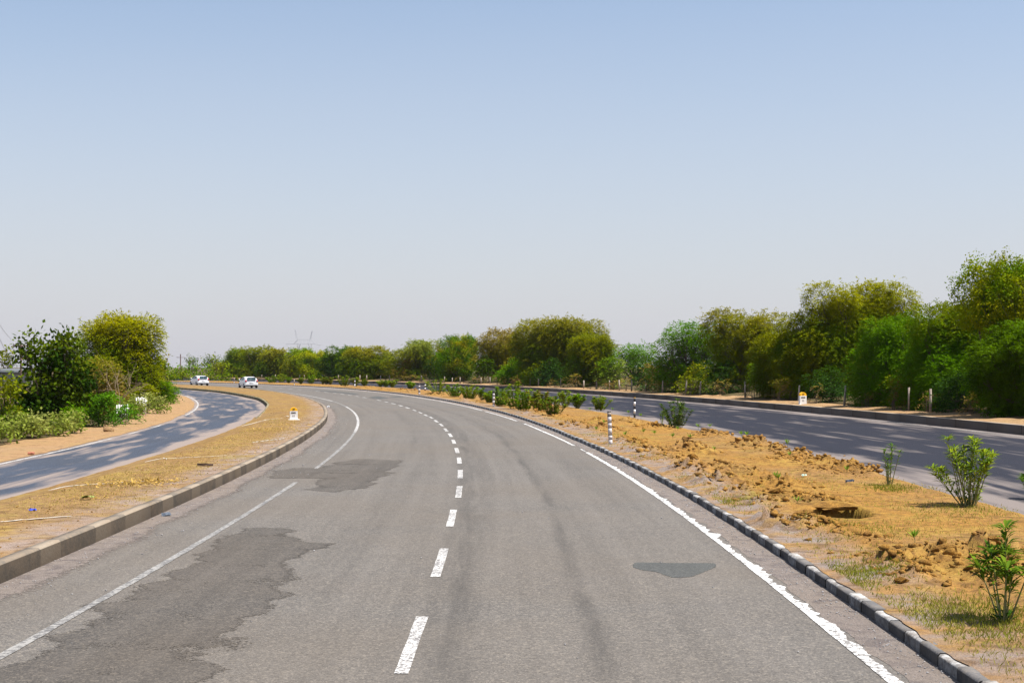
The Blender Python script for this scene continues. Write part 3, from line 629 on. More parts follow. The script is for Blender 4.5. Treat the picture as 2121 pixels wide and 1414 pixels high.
def make_tree(rg, h, rx, ry, low, kind, c1, c2, c3=None, dens=1.0, leaf=.10, nl=9, trunks=1, mat='bark', open_=0.0):
    """returns trunk mesh data, crown mesh data. low = height of the crown bottom.
    kind: 'feather' fine leaflets on arching sprays, 'broad' larger leaves in tufts"""
    parts = []; lobes = []
    for k in range(nl):
        a = 2 * math.pi * (k + rg.uniform(-.3, .3)) / nl * 2.4; q = math.sqrt(rg.uniform(.02, 1)) * .74
        zc = low + (h - low) * (rg.uniform(.10, .90) if k > 1 else .78)
        sp = math.sqrt(max(.15, 1 - ((zc - low) / (h - low) - .42) ** 2 * 2.0))
        rr_ = (.17 + .22 * rg.uniform() ** 1.5) * (1.3 - .35 * q)
        cz = (h - low) * rr_ * .62
        zc = min(zc, h - cz)
        lobes.append((np.array([math.cos(a) * q * rx * sp, math.sin(a) * q * ry * sp, zc]), np.array([rx * rr_, ry * rr_, cz])))
    # trunk and limbs
    for tkk in range(trunks):
        bx = rg.uniform(-.12, .12, 2) * rx * (trunks > 1)
        fork = np.array([bx[0] * 1.4, bx[1] * 1.4, max(.5, low * .75 + h * .12)])
        pts = bend((bx[0], bx[1], -.15), fork, rg, .07); r0 = .028 * h / math.sqrt(trunks)
        parts.append(tube(pts, r0, r0 * .72))
        for k, (c, e) in enumerate(lobes):
            if k % trunks != tkk: continue
            mid = bend(fork, c - [0, 0, e[2] * .3], rg, .10)
            parts.append(tube(mid, r0 * .5, r0 * .16, 5))
            for j in range(6):
                d = unit(rg.normal(0, 1, 3) + [0, 0, .3]); tip = c + d * e * .85
                parts.append(tube(bend(mid[3], tip, rg, .12, 4), r0 * .15, r0 * .03, 3))
    TV, TF = merge(parts)
    # sprays
    vol = sum(float(np.prod(e)) for c, e in lobes)
    sp0 = []; spd = []; cl = []
    c1 = np.array(c1); c2 = np.array(c2); c3 = np.array(c3 if c3 is not None else c2)
    for c, e in lobes:
        n = int(dens * 1.15 * float(e[0] * e[1] + e[0] * e[2] + e[1] * e[2]) / (leaf * leaf))
        d = unit(rg.normal(0, 1, (n, 3))); r = rg.uniform(0, 1, n) ** (.45) * (1.0)
        r = np.where(rg.uniform(0, 1, n) < .75, .72 + .3 * rg.uniform(0, 1, n), r)
        # clumps: keep only where a 3D pattern allows, so gaps and tufts appear
        pat = vn(d[:, 0] * 3 + c[0] * 3, d[:, 1] * 3 + d[:, 2] * 2.3 + c[1], int(c[2] * 50) % 97)
        keep = (pat > .22 + open_ * .35) | (r < .6)
        r = r * (1 + (pat - .5) * .5); r = np.where(rg.uniform(0, 1, n) < .09, r * rg.uniform(1.03, 1.26, n), r)
        p = c + d * e * r[:, None]; p = p[keep]; d = d[keep]
        k2 = p[:, 2] > .1; p = p[k2]; d = d[k2]
        lobemix = rg.uniform(0, 1); tintn = vn(p[:, 0] * .8 + 9, p[:, 2] * .9 + p[:, 1] * .7, 33)
        mixv = np.clip(lobemix * .55 + tintn * .75 - .15 + rg.normal(0, .13, len(p)), 0, 1)[:, None]
        col = c1 * (1 - mixv) + c2 * mixv
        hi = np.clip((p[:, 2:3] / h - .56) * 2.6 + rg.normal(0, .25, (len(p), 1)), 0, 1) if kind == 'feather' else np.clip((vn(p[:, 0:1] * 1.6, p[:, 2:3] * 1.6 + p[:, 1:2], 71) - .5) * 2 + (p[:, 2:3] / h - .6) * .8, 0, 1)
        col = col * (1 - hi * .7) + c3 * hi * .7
        sp0.append(p); spd.append(d); cl.append(col)
    p = np.concatenate(sp0); d = np.concatenate(spd); col = np.concatenate(cl); n = len(p)
    Vs = []; Fs = []; Cs = []; off = 0
    if kind == 'feather':
        m = 8; L_ = leaf * (3.2 + 3.4 * rg.uniform(0, 1, n) ** 2)
        ax = unit(d * [1, 1, .6] + rg.normal(0, .4, (n, 3)) * [1, 1, .6] + [0, 0, .12])
        for j in range(m):
            t = (j + .5) / m
            q = p + ax * (L_ * (t - .25))[:, None] + np.array([0, 0, -1.0]) * (L_ * t * t * .55)[:, None]
            sd_ = unit(np.cross(ax, [0, 0, 1.0]) * (1 if j % 2 else -1) + rg.normal(0, .3, (n, 3)))
            dv = unit(sd_ * .8 + ax * .8 + [0, 0, -.2] + rg.normal(0, .2, (n, 3)))
            sw = unit(np.cross(dv, rg.normal(0, .45, (n, 3)) + [0, 0, 1.0]))
            cc = col * rg.uniform(.88, 1.12, (n, 1))
            V, F, C = quads_from(q, dv, sw, leaf * rg.uniform(.9, 1.6, n), leaf * rg.uniform(.38, .62, n), cc)
            Vs.append(V); Fs.append(F + off); Cs.append(C); off += len(V)
    else:
        m = 7
        for j in range(m):
            q = p + rg.normal(0, leaf * 1.1, (n, 3)); dv = unit(d + rg.normal(0, .7, (n, 3)) + [0, 0, -.35])
            sw = unit(np.cross(dv, rg.normal(0, .6, (n, 3)) + [0, 0, 1.0]))
            cc = col * rg.uniform(.85, 1.15, (n, 1))
            V, F, C = quads_from(q, dv, sw, leaf * rg.uniform(.8, 1.5, n), leaf * rg.uniform(.55, .9, n), cc)
            Vs.append(V); Fs.append(F + off); Cs.append(C); off += len(V)
    return (TV, TF), (np.concatenate(Vs), np.concatenate(Fs), np.concatenate(Cs)), mat
NLEAF = 0
def tree(name, x, y, z, label, cat, group, seed, **kw):
    global NLEAF
    rg = np.random.default_rng(seed); (TV, TF), (V, F, C), mat = make_tree(rg, **kw); NLEAF += len(F)
    r = empty(name, (x, y, z)); tag(r, label, cat, group)
    link('trunk' if 'tree' in name else 'stem', npmesh('trunk', TV, TF), M[mat], r, smooth=True)
    link('crown' if 'tree' in name else 'foliage', npmesh('crown', V, F, cols=C), M['leaf'], r)
    return r
GRN = (.105, .19, .0005); DGRN = (.034, .078, .001); BGRN = (.115, .27, .001); OLV = (.22, .225, .001); YEL = (.44, .40, .001)
BRN = (.24, .16, .035); PALE = (.32, .36, .07); BLU = (.05, .12, .025); KH = (.34, .29, .015)
# trees of the right-hand row: image column, top row, half width, setback behind the kerb, look
RT = [
 (2125, 538, 128, 5.0, 'broad', BGRN, OLV, YEL, 'tallest tree at the right edge with bright yellow-green rounded leaves', .10, .9, .25),
 (2135, 660, 110, 3.4, 'feather', DGRN, GRN, GRN, 'dark green feathery tree below the yellow-green crown at the right edge', .085, 1.1, 0),
 (1975, 628, 110, 4.6, 'feather', GRN, BGRN, OLV, 'green feathery tree left of the yellow-green tree at the right edge', .085, 1.0, 0),
 (1860, 655, 90, 4.0, 'feather', GRN, BGRN, GRN, 'mid green feathery tree between the big olive dome and the right-hand trees', .085, 1.1, 0),
 (1750, 585, 140, 7.0, 'feather', OLV, GRN, YEL, 'big dome-shaped olive tree with yellowish top behind the right milestone', .095, 1.25, 0),
 (1640, 690, 80, 4.5, 'feather', GRN, OLV, OLV, 'dark olive tree just left of the right milestone', .09, 1.1, 0),
 (1540, 640, 85, 6.0, 'feather', GRN, OLV, KH, 'rounded green tree with khaki top between the open spreading tree and the olive dome', .095, 1.0, .2),
 (1425, 668, 72, 4.5, 'feather', BGRN, GRN, BGRN, 'bright green spreading tree with open branches against the sky', .10, .8, .6),
 (1312, 712, 44, 8.0, 'feather', BGRN, GRN, BGRN, 'small thin bright green tree in the gap of the tree row', .11, .6, .7),
 (1228, 694, 52, 5.0, 'feather', GRN, OLV, OLV, 'green tree on the right shoulder of the tall middle dome', .11, 1.1, 0),
 (1160, 658, 88, 6.0, 'feather', GRN, OLV, KH, 'tall dome-shaped tree in the middle of the row with khaki top twigs', .12, 1.2, 0),
 (1085, 738, 48, 4.5, 'feather', BGRN, GRN, BGRN, 'low bright green tree in front of the brownish and the tall dome trees', .12, 1.1, 0),
 (1035, 683, 62, 6.5, 'feather', KH, OLV, BRN, 'brownish olive tree right of the yellow flowering tree', .13, 1.0, .1),
 (948, 697, 42, 5.0, 'broad', BGRN, GRN, (.55, .42, .01), 'bright tree dotted with yellow blossom', .15, 1.2, 0),
 (862, 704, 58, 6.0, 'feather', GRN, OLV, PALE, 'round grey-green tree left of the yellow flowering tree', .15, 1.1, 0),
 (905, 735, 32, 9.0, 'feather', OLV, GRN, KH, 'small olive tree behind and between the grey-green and yellow trees', .15, 1.0, 0),
 (768, 718, 55, 6.0, 'feather', GRN, OLV, KH, 'wide green tree with a flat khaki top, second left of the yellow tree', .17, 1.2, 0),
 (708, 717, 42, 6.0, 'feather', DGRN, GRN, GRN, 'dark green round tree right of the pale yellow-green trees', .17, 1.2, 0),
 (652, 730, 32, 5.0, 'broad', YEL, BGRN, YEL, 'yellow-green tree below the right side of the pylon', .20, 1.1, 0),
 (618, 722, 32, 6.0, 'broad', BGRN, YEL, GRN, 'bright green tree standing right below the pylon', .20, 1.1, 0),
 (570, 722, 34, 6.0, 'feather', GRN, OLV, KH, 'green tree left of the trees below the pylon', .20, 1.2, 0),
 (530, 716, 38, 7.0, 'feather', GRN, OLV, OLV, 'tallest of the far round trees above the right car', .20, 1.2, 0),
 (487, 721, 32, 6.0, 'broad', OLV, BGRN, GRN, 'olive round tree left of and above the right car', .22, 1.1, 0),
]
for k, (cx, ty, hw, sb, kind, c1, c2, c3, lab, lf, dn, op) in enumerate(RT):
    o_ = float(oFK(s_at(min(cx, 2121), 24))) + sb; s = s_at(cx, o_); x, y = P(s, o_)
    z = .35; h = (CAMH - z) + (Y0 - ty) / FPX * y; rx = hw * y / FPX
    low = .0 if op < .5 else .12 * h
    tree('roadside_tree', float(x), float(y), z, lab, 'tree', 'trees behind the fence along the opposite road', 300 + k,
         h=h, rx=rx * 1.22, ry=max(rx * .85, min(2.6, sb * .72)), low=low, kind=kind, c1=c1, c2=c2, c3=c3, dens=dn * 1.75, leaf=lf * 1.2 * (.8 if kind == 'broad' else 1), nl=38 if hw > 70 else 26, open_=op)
# shrubs filling the foot of the row, one object each
SH = [(2100, 800, 60, 'dark green shrub under the right-edge tree'), (1990, 790, 60, 'dark shrub below the feathery tree near the right edge'), (1900, 780, 55, 'dark green shrub between two leaning fence posts on the right'),
      (1810, 790, 50, 'dark shrub right of the right milestone'), (1720, 785, 50, 'dark shrub just behind the right milestone'), (1640, 780, 45, 'dark shrub left of the right milestone'),
      (1580, 775, 42, 'dark green shrub behind the white fence post left of the milestone'), (1490, 775, 45, 'blue-green shrub under the open spreading tree'), (1440, 780, 35, 'grey-green drooping shrub by the leaning post'),
      (1375, 745, 38, 'khaki shrub filling the gap in the tree row'), (1340, 765, 32, 'olive shrub right of the thin bright tree'), (1265, 765, 34, 'pale green shrub below the thin bright tree'), (1200, 765, 34, 'dark shrub below the tall middle dome'),
      (1140, 768, 30, 'dark green shrub under the left half of the middle dome'), (1060, 768, 30, 'green shrub beneath the brownish tree'), (1000, 766, 26, 'green shrub beneath the yellow tree, right side'), (900, 768, 24, 'olive shrub under the grey-green tree'),
      (835, 766, 24, 'dark shrub under the wide khaki-topped tree'), (740, 766, 22, 'dark shrub between the two dark far trees'), (685, 768, 20, 'dark shrub left of the dark round tree'), (600, 766, 20, 'green shrub right of the right car'), (545, 766, 20, 'dark shrub straight behind the right car')]
for k, (cx, ty, hw, lab) in enumerate(SH):
    o_ = float(oFK(s_at(min(cx, 2121), 24))) + 3.3; s = s_at(cx, o_); x, y = P(s, o_); z = .35
    h = (CAMH - z) + (Y0 - (ty - 26 if ty > 762 else ty)) / FPX * y
    cA, cB = [(DGRN, GRN), (BLU, DGRN), (GRN, OLV)][k % 3]
    if 'khaki' in lab: cA, cB = KH, BRN
    if 'pale' in lab: cA, cB = PALE, GRN
    if h < .6: h = .8
    tree('roadside_shrub', float(x), float(y), z, lab, 'shrub', 'shrubs at the foot of the right-hand trees', 500 + k,
         h=h, rx=hw * y / FPX * 1.1, ry=1.3, low=.05, kind='feather', c1=cA, c2=cB, dens=1.3, leaf=.13 if y < 110 else .2, nl=12, trunks=3)
DB = [(2010, 845), (1925, 842), (1850, 836), (1800, 834), (1690, 826), (1610, 822), (1560, 818), (1495, 814), (1430, 812), (1370, 808), (1340, 806), (1300, 804), (1270, 803), (1235, 802), (1190, 801), (1150, 799), (1060, 796), (1030, 795), (990, 792), (960, 791), (870, 788), (850, 788), (800, 786)]
dbl = ['third from the right edge', 'beside the last fence post on the right', 'right of the tallest leaning post', 'below the olive dome', 'right beside the milestone', 'left of the milestone', 'behind the upright white post', 'under the green khaki-topped tree',
       'left of the grey-green drooping shrub', 'below the khaki gap shrub', 'left of the khaki gap shrub', 'right of the white post in the gap', 'at the foot of the thin bright tree', 'right of the middle dome', 'under the middle dome', 'by the post under the middle dome',
       'wide and reddish under the brownish tree', 'left part of the reddish brush under the brownish tree', 'right of the yellow tree', 'under the yellow tree', 'under the grey-green tree', 'left of the grey-green tree', 'near the pale bush far left']
for k, (cx, by) in enumerate(DB):
    o_ = float(oFK(s_at(min(cx, 2121), 23))) + 2.0; s = s_at(cx, o_); x, y = P(s, o_)
    tree('dry_bush', float(x), float(y), .35, 'brown leafless dry brush ' + dbl[k], 'dry bush', 'dry brush along the fence', 560 + k,
         h=1.0 + .25 * (k % 3), rx=22 * y / FPX, ry=.6, low=.02, kind='feather', c1=BRN, c2=(.20, .13, .07), c3=KH, dens=.5, leaf=.10 if y < 110 else .16, nl=5, trunks=4)
# left side
def L(px, dist): return ((px - CX) / FPX * dist, dist)
def ltree(name, px, dist, ty, hw, lab, cat, seed, group='trees and shrubs beside the service road', **kw):
    kw['leaf'] *= 1.35 if kw['leaf'] < .3 else 1.0; kw['nl'] = int(kw['nl'] * 1.5)
    kw['dens'] *= 1.25; hw *= 1.1
    x, y = L(px, dist); z = .03; h = (CAMH - z) + (Y0 - ty) / FPX * y
    kw.setdefault('ry', hw * y / FPX * .9)
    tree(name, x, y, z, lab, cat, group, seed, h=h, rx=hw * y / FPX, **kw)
ltree('broadleaf_tree', 98, 58, 694, 78, 'dark glossy broad-leaved tree at the left edge', 'tree', 701, low=.0, kind='broad', c1=(.012, .034, .002), c2=(.03, .07, .003), c3=(.17, .22, .005), dens=1.1, leaf=.13, nl=18)
ltree('broadleaf_tree', 2, 54, 782, 42, 'low yellow-green broad-leaved tree cut by the left edge', 'tree', 702, low=.1, kind='broad', c1=GRN, c2=(.10, .16, .01), c3=OLV, dens=.9, leaf=.12, nl=8)
ltree('thorn_tree', 246, 96, 652, 96, 'big olive feathery tree with a domed crown left of the cars', 'tree', 703, low=.2, kind='feather', c1=OLV, c2=GRN, c3=YEL, dens=1.2, leaf=.10, nl=24)
ltree('thorn_tree', 175, 84, 740, 52, 'dense dark green tree between the glossy and the domed trees', 'tree', 704, low=.2, kind='feather', c1=GRN, c2=DGRN, c3=OLV, dens=1.4, leaf=.10, nl=9)
ltree('thorn_tree', 318, 100, 745, 34, 'green leafy small tree at the right foot of the domed tree', 'tree', 705, low=.1, kind='broad', c1=GRN, c2=(.07, .12, .01), c3=(.25, .14, .02), dens=1.2, leaf=.13, nl=8)
ltree('brown_shrub', 205, 70, 742, 45, 'brownish olive shrub behind the bare pale tree', 'shrub', 706, low=.1, kind='feather', c1=(.20, .16, .03), c2=BRN, c3=OLV, dens=1.2, leaf=.09, nl=9, trunks=2)
ltree('green_shrub', 205, 59, 812, 45, 'fresh green feathery shrub right behind the brown stone', 'shrub', 707, low=.02, kind='feather', c1=(.05, .14, .02), c2=BGRN, dens=1.5, leaf=.08, nl=8, trunks=3)
ltree('green_shrub', 250, 62, 838, 34, 'low bright green shrub below the first white picket panel', 'shrub', 708, low=.02, kind='feather', c1=(.05, .14, .02), c2=BGRN, dens=1.4, leaf=.08, nl=6, trunks=3)
ltree('green_shrub', 340, 102, 802, 34, 'blue-green drooping shrub at the inside of the bend', 'shrub', 709, low=.02, kind='feather', c1=(.05, .12, .04), c2=GRN, dens=1.4, leaf=.10, nl=7, trunks=3)
ltree('green_shrub', 150, 56, 836, 34, 'thin upright green shrub in front of the dark glossy tree', 'shrub', 710, low=.02, kind='feather', c1=GRN, c2=BGRN, dens=1.2, leaf=.08, nl=6, trunks=3)
PB = [(40, 49, 872, 52, 'pale grey-green leafy bush at the left edge, nearest of its row'), (110, 51, 868, 40, 'pale leafy bush right of the one at the left edge'), (150, 53, 858, 22, 'pale bush with long yellowish upright shoots'), (0, 46, 885, 34, 'pale leafy bush cut by the left edge of the picture'),
      (270, 68, 838, 30, 'pale leafy bush right under the white picket panels'), (310, 76, 826, 34, 'pale leafy bush left of the blue-green drooping shrub')]
for k, (px, dist, ty, hw, lab) in enumerate(PB):
    ltree('pale_bush', px, dist, ty - 6, hw * 1.2, lab, 'bush', 720 + k, group='pale leafy bushes by the service road', low=.02, kind='broad', c1=(.25, .29, .045), c2=(.13, .19, .015), c3=(.46, .45, .15), dens=1.0, leaf=.085, nl=7, trunks=3, mat='green_stem')
# far left background
for k, (px, dist, ty, hw, cA, cB, lab) in enumerate([
        (395, 420, 736, 18, BLU, GRN, 'hazy grey-green round tree far off right of the thin pole'), (440, 430, 735, 24, BLU, GRN, 'hazy grey-green trees farthest off above the left car'),
        (362, 290, 752, 26, GRN, BGRN, 'low green thicket below the thin pole'), (412, 280, 752, 30, BGRN, GRN, 'low bright green thicket behind the left car'), (455, 270, 742, 22, GRN, OLV, 'green thicket left of the far round trees'),
        (12, 160, 722, 28, BLU, OLV, 'grey-green tree seen behind the glossy tree at the left edge'), (330, 300, 748, 22, GRN, OLV, 'olive thicket just right of the domed tree')]):
    ltree('distant_tree', px, dist, ty, hw, lab, 'tree', 740 + k, group='distant trees', low=.05, kind='broad', c1=cA, c2=cB, c3=OLV, dens=.35, leaf=.38, nl=9)
FW = [(380, 770, 24), (350, 772, 24), (430, 772, 24), (468, 772, 20)]
for k, (px, ty, hw) in enumerate(FW):
    ltree('distant_shrub', px, 262 - 4 * k, ty, hw, ['olive scrub right of the domed tree behind the road', 'olive scrub half hidden by the domed tree', 'olive scrub behind the left car', 'olive scrub between the two cars'][k], 'shrub', 760 + k, group='distant scrub', low=.02, kind='broad', c1=OLV, c2=GRN, dens=.7, leaf=.25, nl=7, trunks=2)

for k, (px, dist, ty, hw, c1_, c2_, lab) in enumerate([
        (60, 57, 835, 40, GRN, DGRN, 'dark low shrub at the foot of the glossy tree, left one'), (120, 60, 830, 40, DGRN, GRN, 'dark low shrub at the foot of the glossy tree, right one'),
        (175, 66, 815, 34, GRN, BGRN, 'green shrub between the glossy tree and the bare pale tree'), (225, 72, 805, 34, OLV, BRN, 'brownish shrub at the foot of the bare pale tree'),
        (290, 84, 795, 34, GRN, OLV, 'green shrub behind the right white picket panel'), (335, 96, 790, 30, BGRN, GRN, 'green shrub under the right side of the domed tree'), (15, 55, 840, 40, GRN, OLV, 'low green shrub at the left edge under the yellow-green tree')]):
    ltree('green_shrub', px, dist, ty, hw, lab, 'shrub', 780 + k, low=.0, kind='feather', c1=c1_, c2=c2_, c3=c2_, dens=1.5, leaf=.09, nl=8, trunks=3)
ug2 = ribbon('left_undergrowth', K(-60), jit(lambda s: oSL(s) - 2.6, .6, 93, .8), srange(-10, 330, .5, .01), 40,
            lambda x, y, s, t: .05 + np.clip((1 - t) * 10, 0, 1) * (.16 + (fbm(x * .9, y * .9, 85) - .35) * .4 + (fbm(x * 5, y * 5, 86) - .35) * .2), M['field_soil'])
tag(ug2, kind='structure')
# bare pale tree by the service road
rg = np.random.default_rng(99); x, y = L(250, 66); parts = []
tip = np.array([0, 0, 1.0]); parts.append(tube(bend((0, 0, -.1), (-.05, 0, .9), rg, .05), .045, .03))
for k in range(9):
    a = -1.2 + k * .3; e = np.array([math.sin(a) * 1.1 + .3, rg.uniform(-.5, .5), 1.1 + 1.2 * rg.uniform(.4, 1)]); b = bend((-.05, 0, .8), e, rg, .12)
    parts.append(tube(b, .018, .006, 5))
    for j in range(5): parts.append(tube(bend(b[2 + j % 3], e + rg.normal(0, .35, 3) + [0, 0, .1], rg, .15, 4), .008, .003, 3))
V, F = merge(parts); r = empty('bare_tree', (x, y, .03)); tag(r, 'leafless pale-barked small tree in front of the domed tree', 'tree')
link('trunk', npmesh('trunk', V, F), M['pale_bark'], r)

# ------------------------------------------------------------------ oleanders on the median
def oleander(px, by, ty, hw, lab, seed, stems=12, leafL=.13, lush=1.0, spread=1.0, tipw=10, cA=(.055, .13, .012), cB=(.14, .22, .02), red=False):
    rg = np.random.default_rng(seed); x, y = at(px, by, .12); z = float(median_z(x, y)) - .02
    h = (by - ty) / FPX * y * 1.0; rad = hw / FPX * y * spread
    parts = []; B = []; D = []; Lg = []; Cc = []; cA = np.array(cA); cB = np.array(cB)
    for k in range(stems):
        a = k * 2.399; q = math.sqrt((k + .5) / stems); hh = h * (1 - .30 * q * rg.uniform(.2, 1.8)) * (rg.uniform(.7, 1.08) if k else 1.0)
        top = np.array([math.cos(a) * q * rad * .85, math.sin(a) * q * rad * .85, hh * .93]); top[:2] += rg.normal(0, .16, 2) * rad; bq = min(.6, .15 + .22 * lush) * rad * q; b0 = np.array([math.cos(a) * bq, math.sin(a) * bq, 0]); top[:2] *= 1.15 if lush > 1.5 else 1.0
        pts = b0 + (top - b0) * np.linspace(0, 1, 6)[:, None]; pts[:, :2] *= (np.linspace(0, 1, 6)[:, None] ** .5 * .4 + .6)
        parts.append(tube(pts, .011 if h > .6 else .006, .004, 4))
        n = int(tipw * (2 + 2.2 * lush)) 
        for j in range(n):
            t = (1 - abs(rg.normal(0, .22 + .17 * lush)) if lush < 1.5 else 1 - rg.uniform() ** 1.1) if j > tipw else 1 - .04 * rg.uniform()
            t = max(.12, min(1, t)); i = min(4, int(t * 5)); p = pts[i] + (pts[i + 1] - pts[i]) * (t * 5 - i)
            an = j * 2.399 + k; up = (.0 + .95 * rg.uniform()) if j <= tipw else .25 + 1.1 * rg.uniform()
            B.append(p); D.append((math.cos(an), math.sin(an), up)); Lg.append(leafL * rg.uniform(.6, 1.1)); m_ = rg.uniform()
            c = cA * (1 - m_) + cB * m_
            if red and rg.uniform() < .25: c = np.array((.20, .10, .03))
            Cc.append(c * rg.uniform(.8, 1.2))
    if lush < 1.5:
        for j in range(int(30)):
            an = rg.uniform(0, 6.28); B.append((math.cos(an) * .05, math.sin(an) * .05, rg.uniform(0, .12 * h))); D.append((math.cos(an), math.sin(an), .9)); Lg.append(leafL * .6); Cc.append(cA)
    B = np.array(B); D = unit(np.array(D)); Lg = np.array(Lg); Cc = np.array(Cc)
    sw = unit(np.cross(D, [0, 0, 1.0])); nr = np.cross(sw, D)
    # two-halved lanceolate leaf folded on its midrib, slightly arched
    a = B; t1 = B + D * (Lg * .5)[:, None] + nr * (-.02 * 0); tp = B + D * Lg[:, None] + np.array([0, 0, -1.]) * (Lg * .18)[:, None]
    wv = (Lg * (.095 if by > 900 else .15))[:, None]; l_ = t1 + sw * wv + np.array([0, 0, 1.]) * wv * .5; r_ = t1 - sw * wv + np.array([0, 0, 1.]) * wv * .5
    n = len(B); V = np.stack([a, l_, tp, r_, t1], 1).reshape(-1, 3); i = np.arange(n)[:, None] * 5
    F = np.concatenate([np.hstack([i, i + 4, i + 2, i + 1]), np.hstack([i, i + 3, i + 2, i + 4])])
    r = empty('oleander', (x, y, z)); tag(r, lab, 'plant', 'oleander plants on the median')
    TV, TF = merge(parts); link('stem', npmesh('stem', TV, TF), M['green_stem'], r)
    link('foliage', npmesh('foliage', V, F, cols=np.repeat(Cc, 5, 0)), M['leaf'], r)
    return r
oleander(2080, 1287, 1070, 62, 'nearest oleander with spiky dark green rosettes on bare stems at the right edge', 801, stems=8, cB=(.17, .25, .015), leafL=.21, lush=.35, tipw=16, spread=1.35)
oleander(2006, 1047, 882, 72, 'tallest oleander, many-stemmed with yellow-green tips, beside the opposite road', 802, stems=26, leafL=.19, lush=.9, tipw=12, cB=(.34, .42, .02))
oleander(1842, 1004, 905, 27, 'slender oleander with three upright shoots left of the tallest one', 803, stems=8, leafL=.14, lush=.6, tipw=9)
oleander(2135, 1020, 965, 32, 'oleander cut by the right edge beside the tallest one', 804, stems=9, leafL=.15, lush=.8)
oleander(1400, 885, 820, 32, 'dense rounded oleander standing alone right of the striped post', 805, stems=22, leafL=.17, lush=2.2, cA=(.05, .10, .02), cB=(.13, .2, .02))
oleander(1371, 882, 845, 9, 'thin half-bare oleander shoots left of the dense rounded one', 806, stems=4, leafL=.12, lush=.6)
OL = [(1242, 850, 819, 15, 'rounded oleander nearest the grey banded post', 1.6), (1196, 845, 817, 12, 'loose oleander second left of the grey banded post', .9), (1170, 843, 808, 16, 'open tall oleander beside the opposite road left of the loose one', 1.2),
      (1146, 862, 822, 18, 'reddish twiggy oleander at the near end of the thick row', 2.0), (1118, 853, 808, 18, 'bushy oleander left of the reddish twiggy one', 2.4), (1086, 850, 806, 18, 'light green oleander in the thick row with low spread', 2.4),
      (1066, 846, 793, 17, 'darkest and tallest bush of the thick oleander row with a pale flower', 2.6), (1039, 841, 801, 18, 'oleander just right of the dark banded post in the row', 2.0), (1014, 834, 812, 9, 'small bright oleander left of the dark banded post', 1.8),
      (999, 829, 804, 10, 'sparse oleander between the small bright one and the dense pair', 1.0), (971, 827, 798, 16, 'dense round oleander, right one of the pair', 2.4), (942, 822, 797, 14, 'dense oleander, left one of the pair', 2.2),
      (907, 818, 789, 20, 'large round oleander right of the far striped post', 2.6), (850, 805, 793, 8, 'small oleander left of the far striped post', 1.4), (813, 802, 790, 8, 'thin tall oleander halfway to the far bush', 1.2), (799, 801, 791, 8, 'thin oleander left of the thin tall one', 1.2), (788, 801, 791, 6, 'tiny oleander in the far median', 1.2),
      (755, 799, 789, 7, 'small bushy oleander right of the far pinkish bush', 1.4), (737, 800, 783, 8, 'leggy oleander by the far white post', 1.0), (713, 800, 779, 11, 'large pinkish-green bush in the far median', 2.4), (684, 796, 784, 6, 'small oleander left of the pinkish bush', 1.2), (676, 796, 784, 6, 'small oleander second left of the pinkish bush', 1.2), (669, 796, 785, 5, 'small oleander third left of the pinkish bush', 1.2),
      (644, 795, 778, 9, 'pale tall oleander below the right side of the pylon', 1.6), (623, 795, 786, 5, 'tiny oleander below the pylon', 1.2), (598, 793, 784, 6, 'small oleander left of the pylon', 1.2), (583, 792, 777, 9, 'bushy oleander second right of the right car', 2.0), (563, 793, 780, 10, 'bushy oleander nearest the right car', 2.0), (500, 791, 780, 10, 'dark bush directly left of the right car', 2.2)]
for k, (px, by, ty, hw, lab, lush) in enumerate(OL):
    far_ = by < 806; hw *= 1.5; ty -= 4
    oleander(px, by, ty, hw, lab, 820 + k, stems=(14, 24, 18)[k % 3] if not far_ else 12, leafL=.20 if not far_ else .30, lush=lush, tipw=15, red='reddish' in lab or 'pinkish' in lab,
             cA=(.09, .19, .004) if k % 3 else (.06, .14, .004), cB=(.22, .34, .008) if k % 2 else (.32, .38, .015))
# young shoots
z5 = lambda a, b: (1200 + a / 4.7125, 640 + b / 4.7125); z6 = lambda a, b: (1400 + a / 3.535, 850 + b / 3.535)
SP = [(z5(105, 980), .10, 'below the rounded oleander'), (z5(240, 1120), .16, 'left of the grey banded post'), (z5(165, 1180), .10, 'lowest left of the grey banded post'), (z5(325, 985), .14, 'right of the rounded oleander'), (z5(478, 1020), .22, 'left foot of the striped post'), (z5(600, 1060), .28, 'right foot of the striped post'),
      (z5(627, 1205), .10, 'between the two posts, small and dark'), (z5(735, 1220), .16, 'in the bare middle patch, pale'), (z5(910, 1260), .18, 'left below the dense rounded oleander'), (z5(450, 1225), .07, 'right beside the grey banded post'), (z5(960, 1175), .12, 'at the foot of the dense rounded oleander'),
      (z5(1080, 1370), .30, 'tall stalk with a bright tuft in the middle of the median'), (z5(1320, 1400), .22, 'bright tuft beside the long pale root'), (z5(1160, 1175), .33, 'thin tall stalk by the opposite road'), (z5(1275, 1165), .26, 'drooping tuft by the opposite road'), (z5(1580, 1235), .12, 'left one of the twin tufts by the opposite road'), (z5(1632, 1245), .14, 'right one of the twin tufts by the opposite road'),
      (z6(815, 270), .26, 'single stalk against the opposite road'), (z6(835, 345), .14, 'low tuft on the rear heap'), (z6(1250, 440), .12, 'yellowish tuft beside the flat dark clod'), (z6(728, 520), .16, 'dark tuft on the middle heap'), (z6(750, 565), .12, 'thin tuft in front of the dark one'), (z6(890, 700), .08, 'small green tuft left of the hole'), (z6(1745, 1030), .22, 'large spiky tuft on the nearest soil heap')]
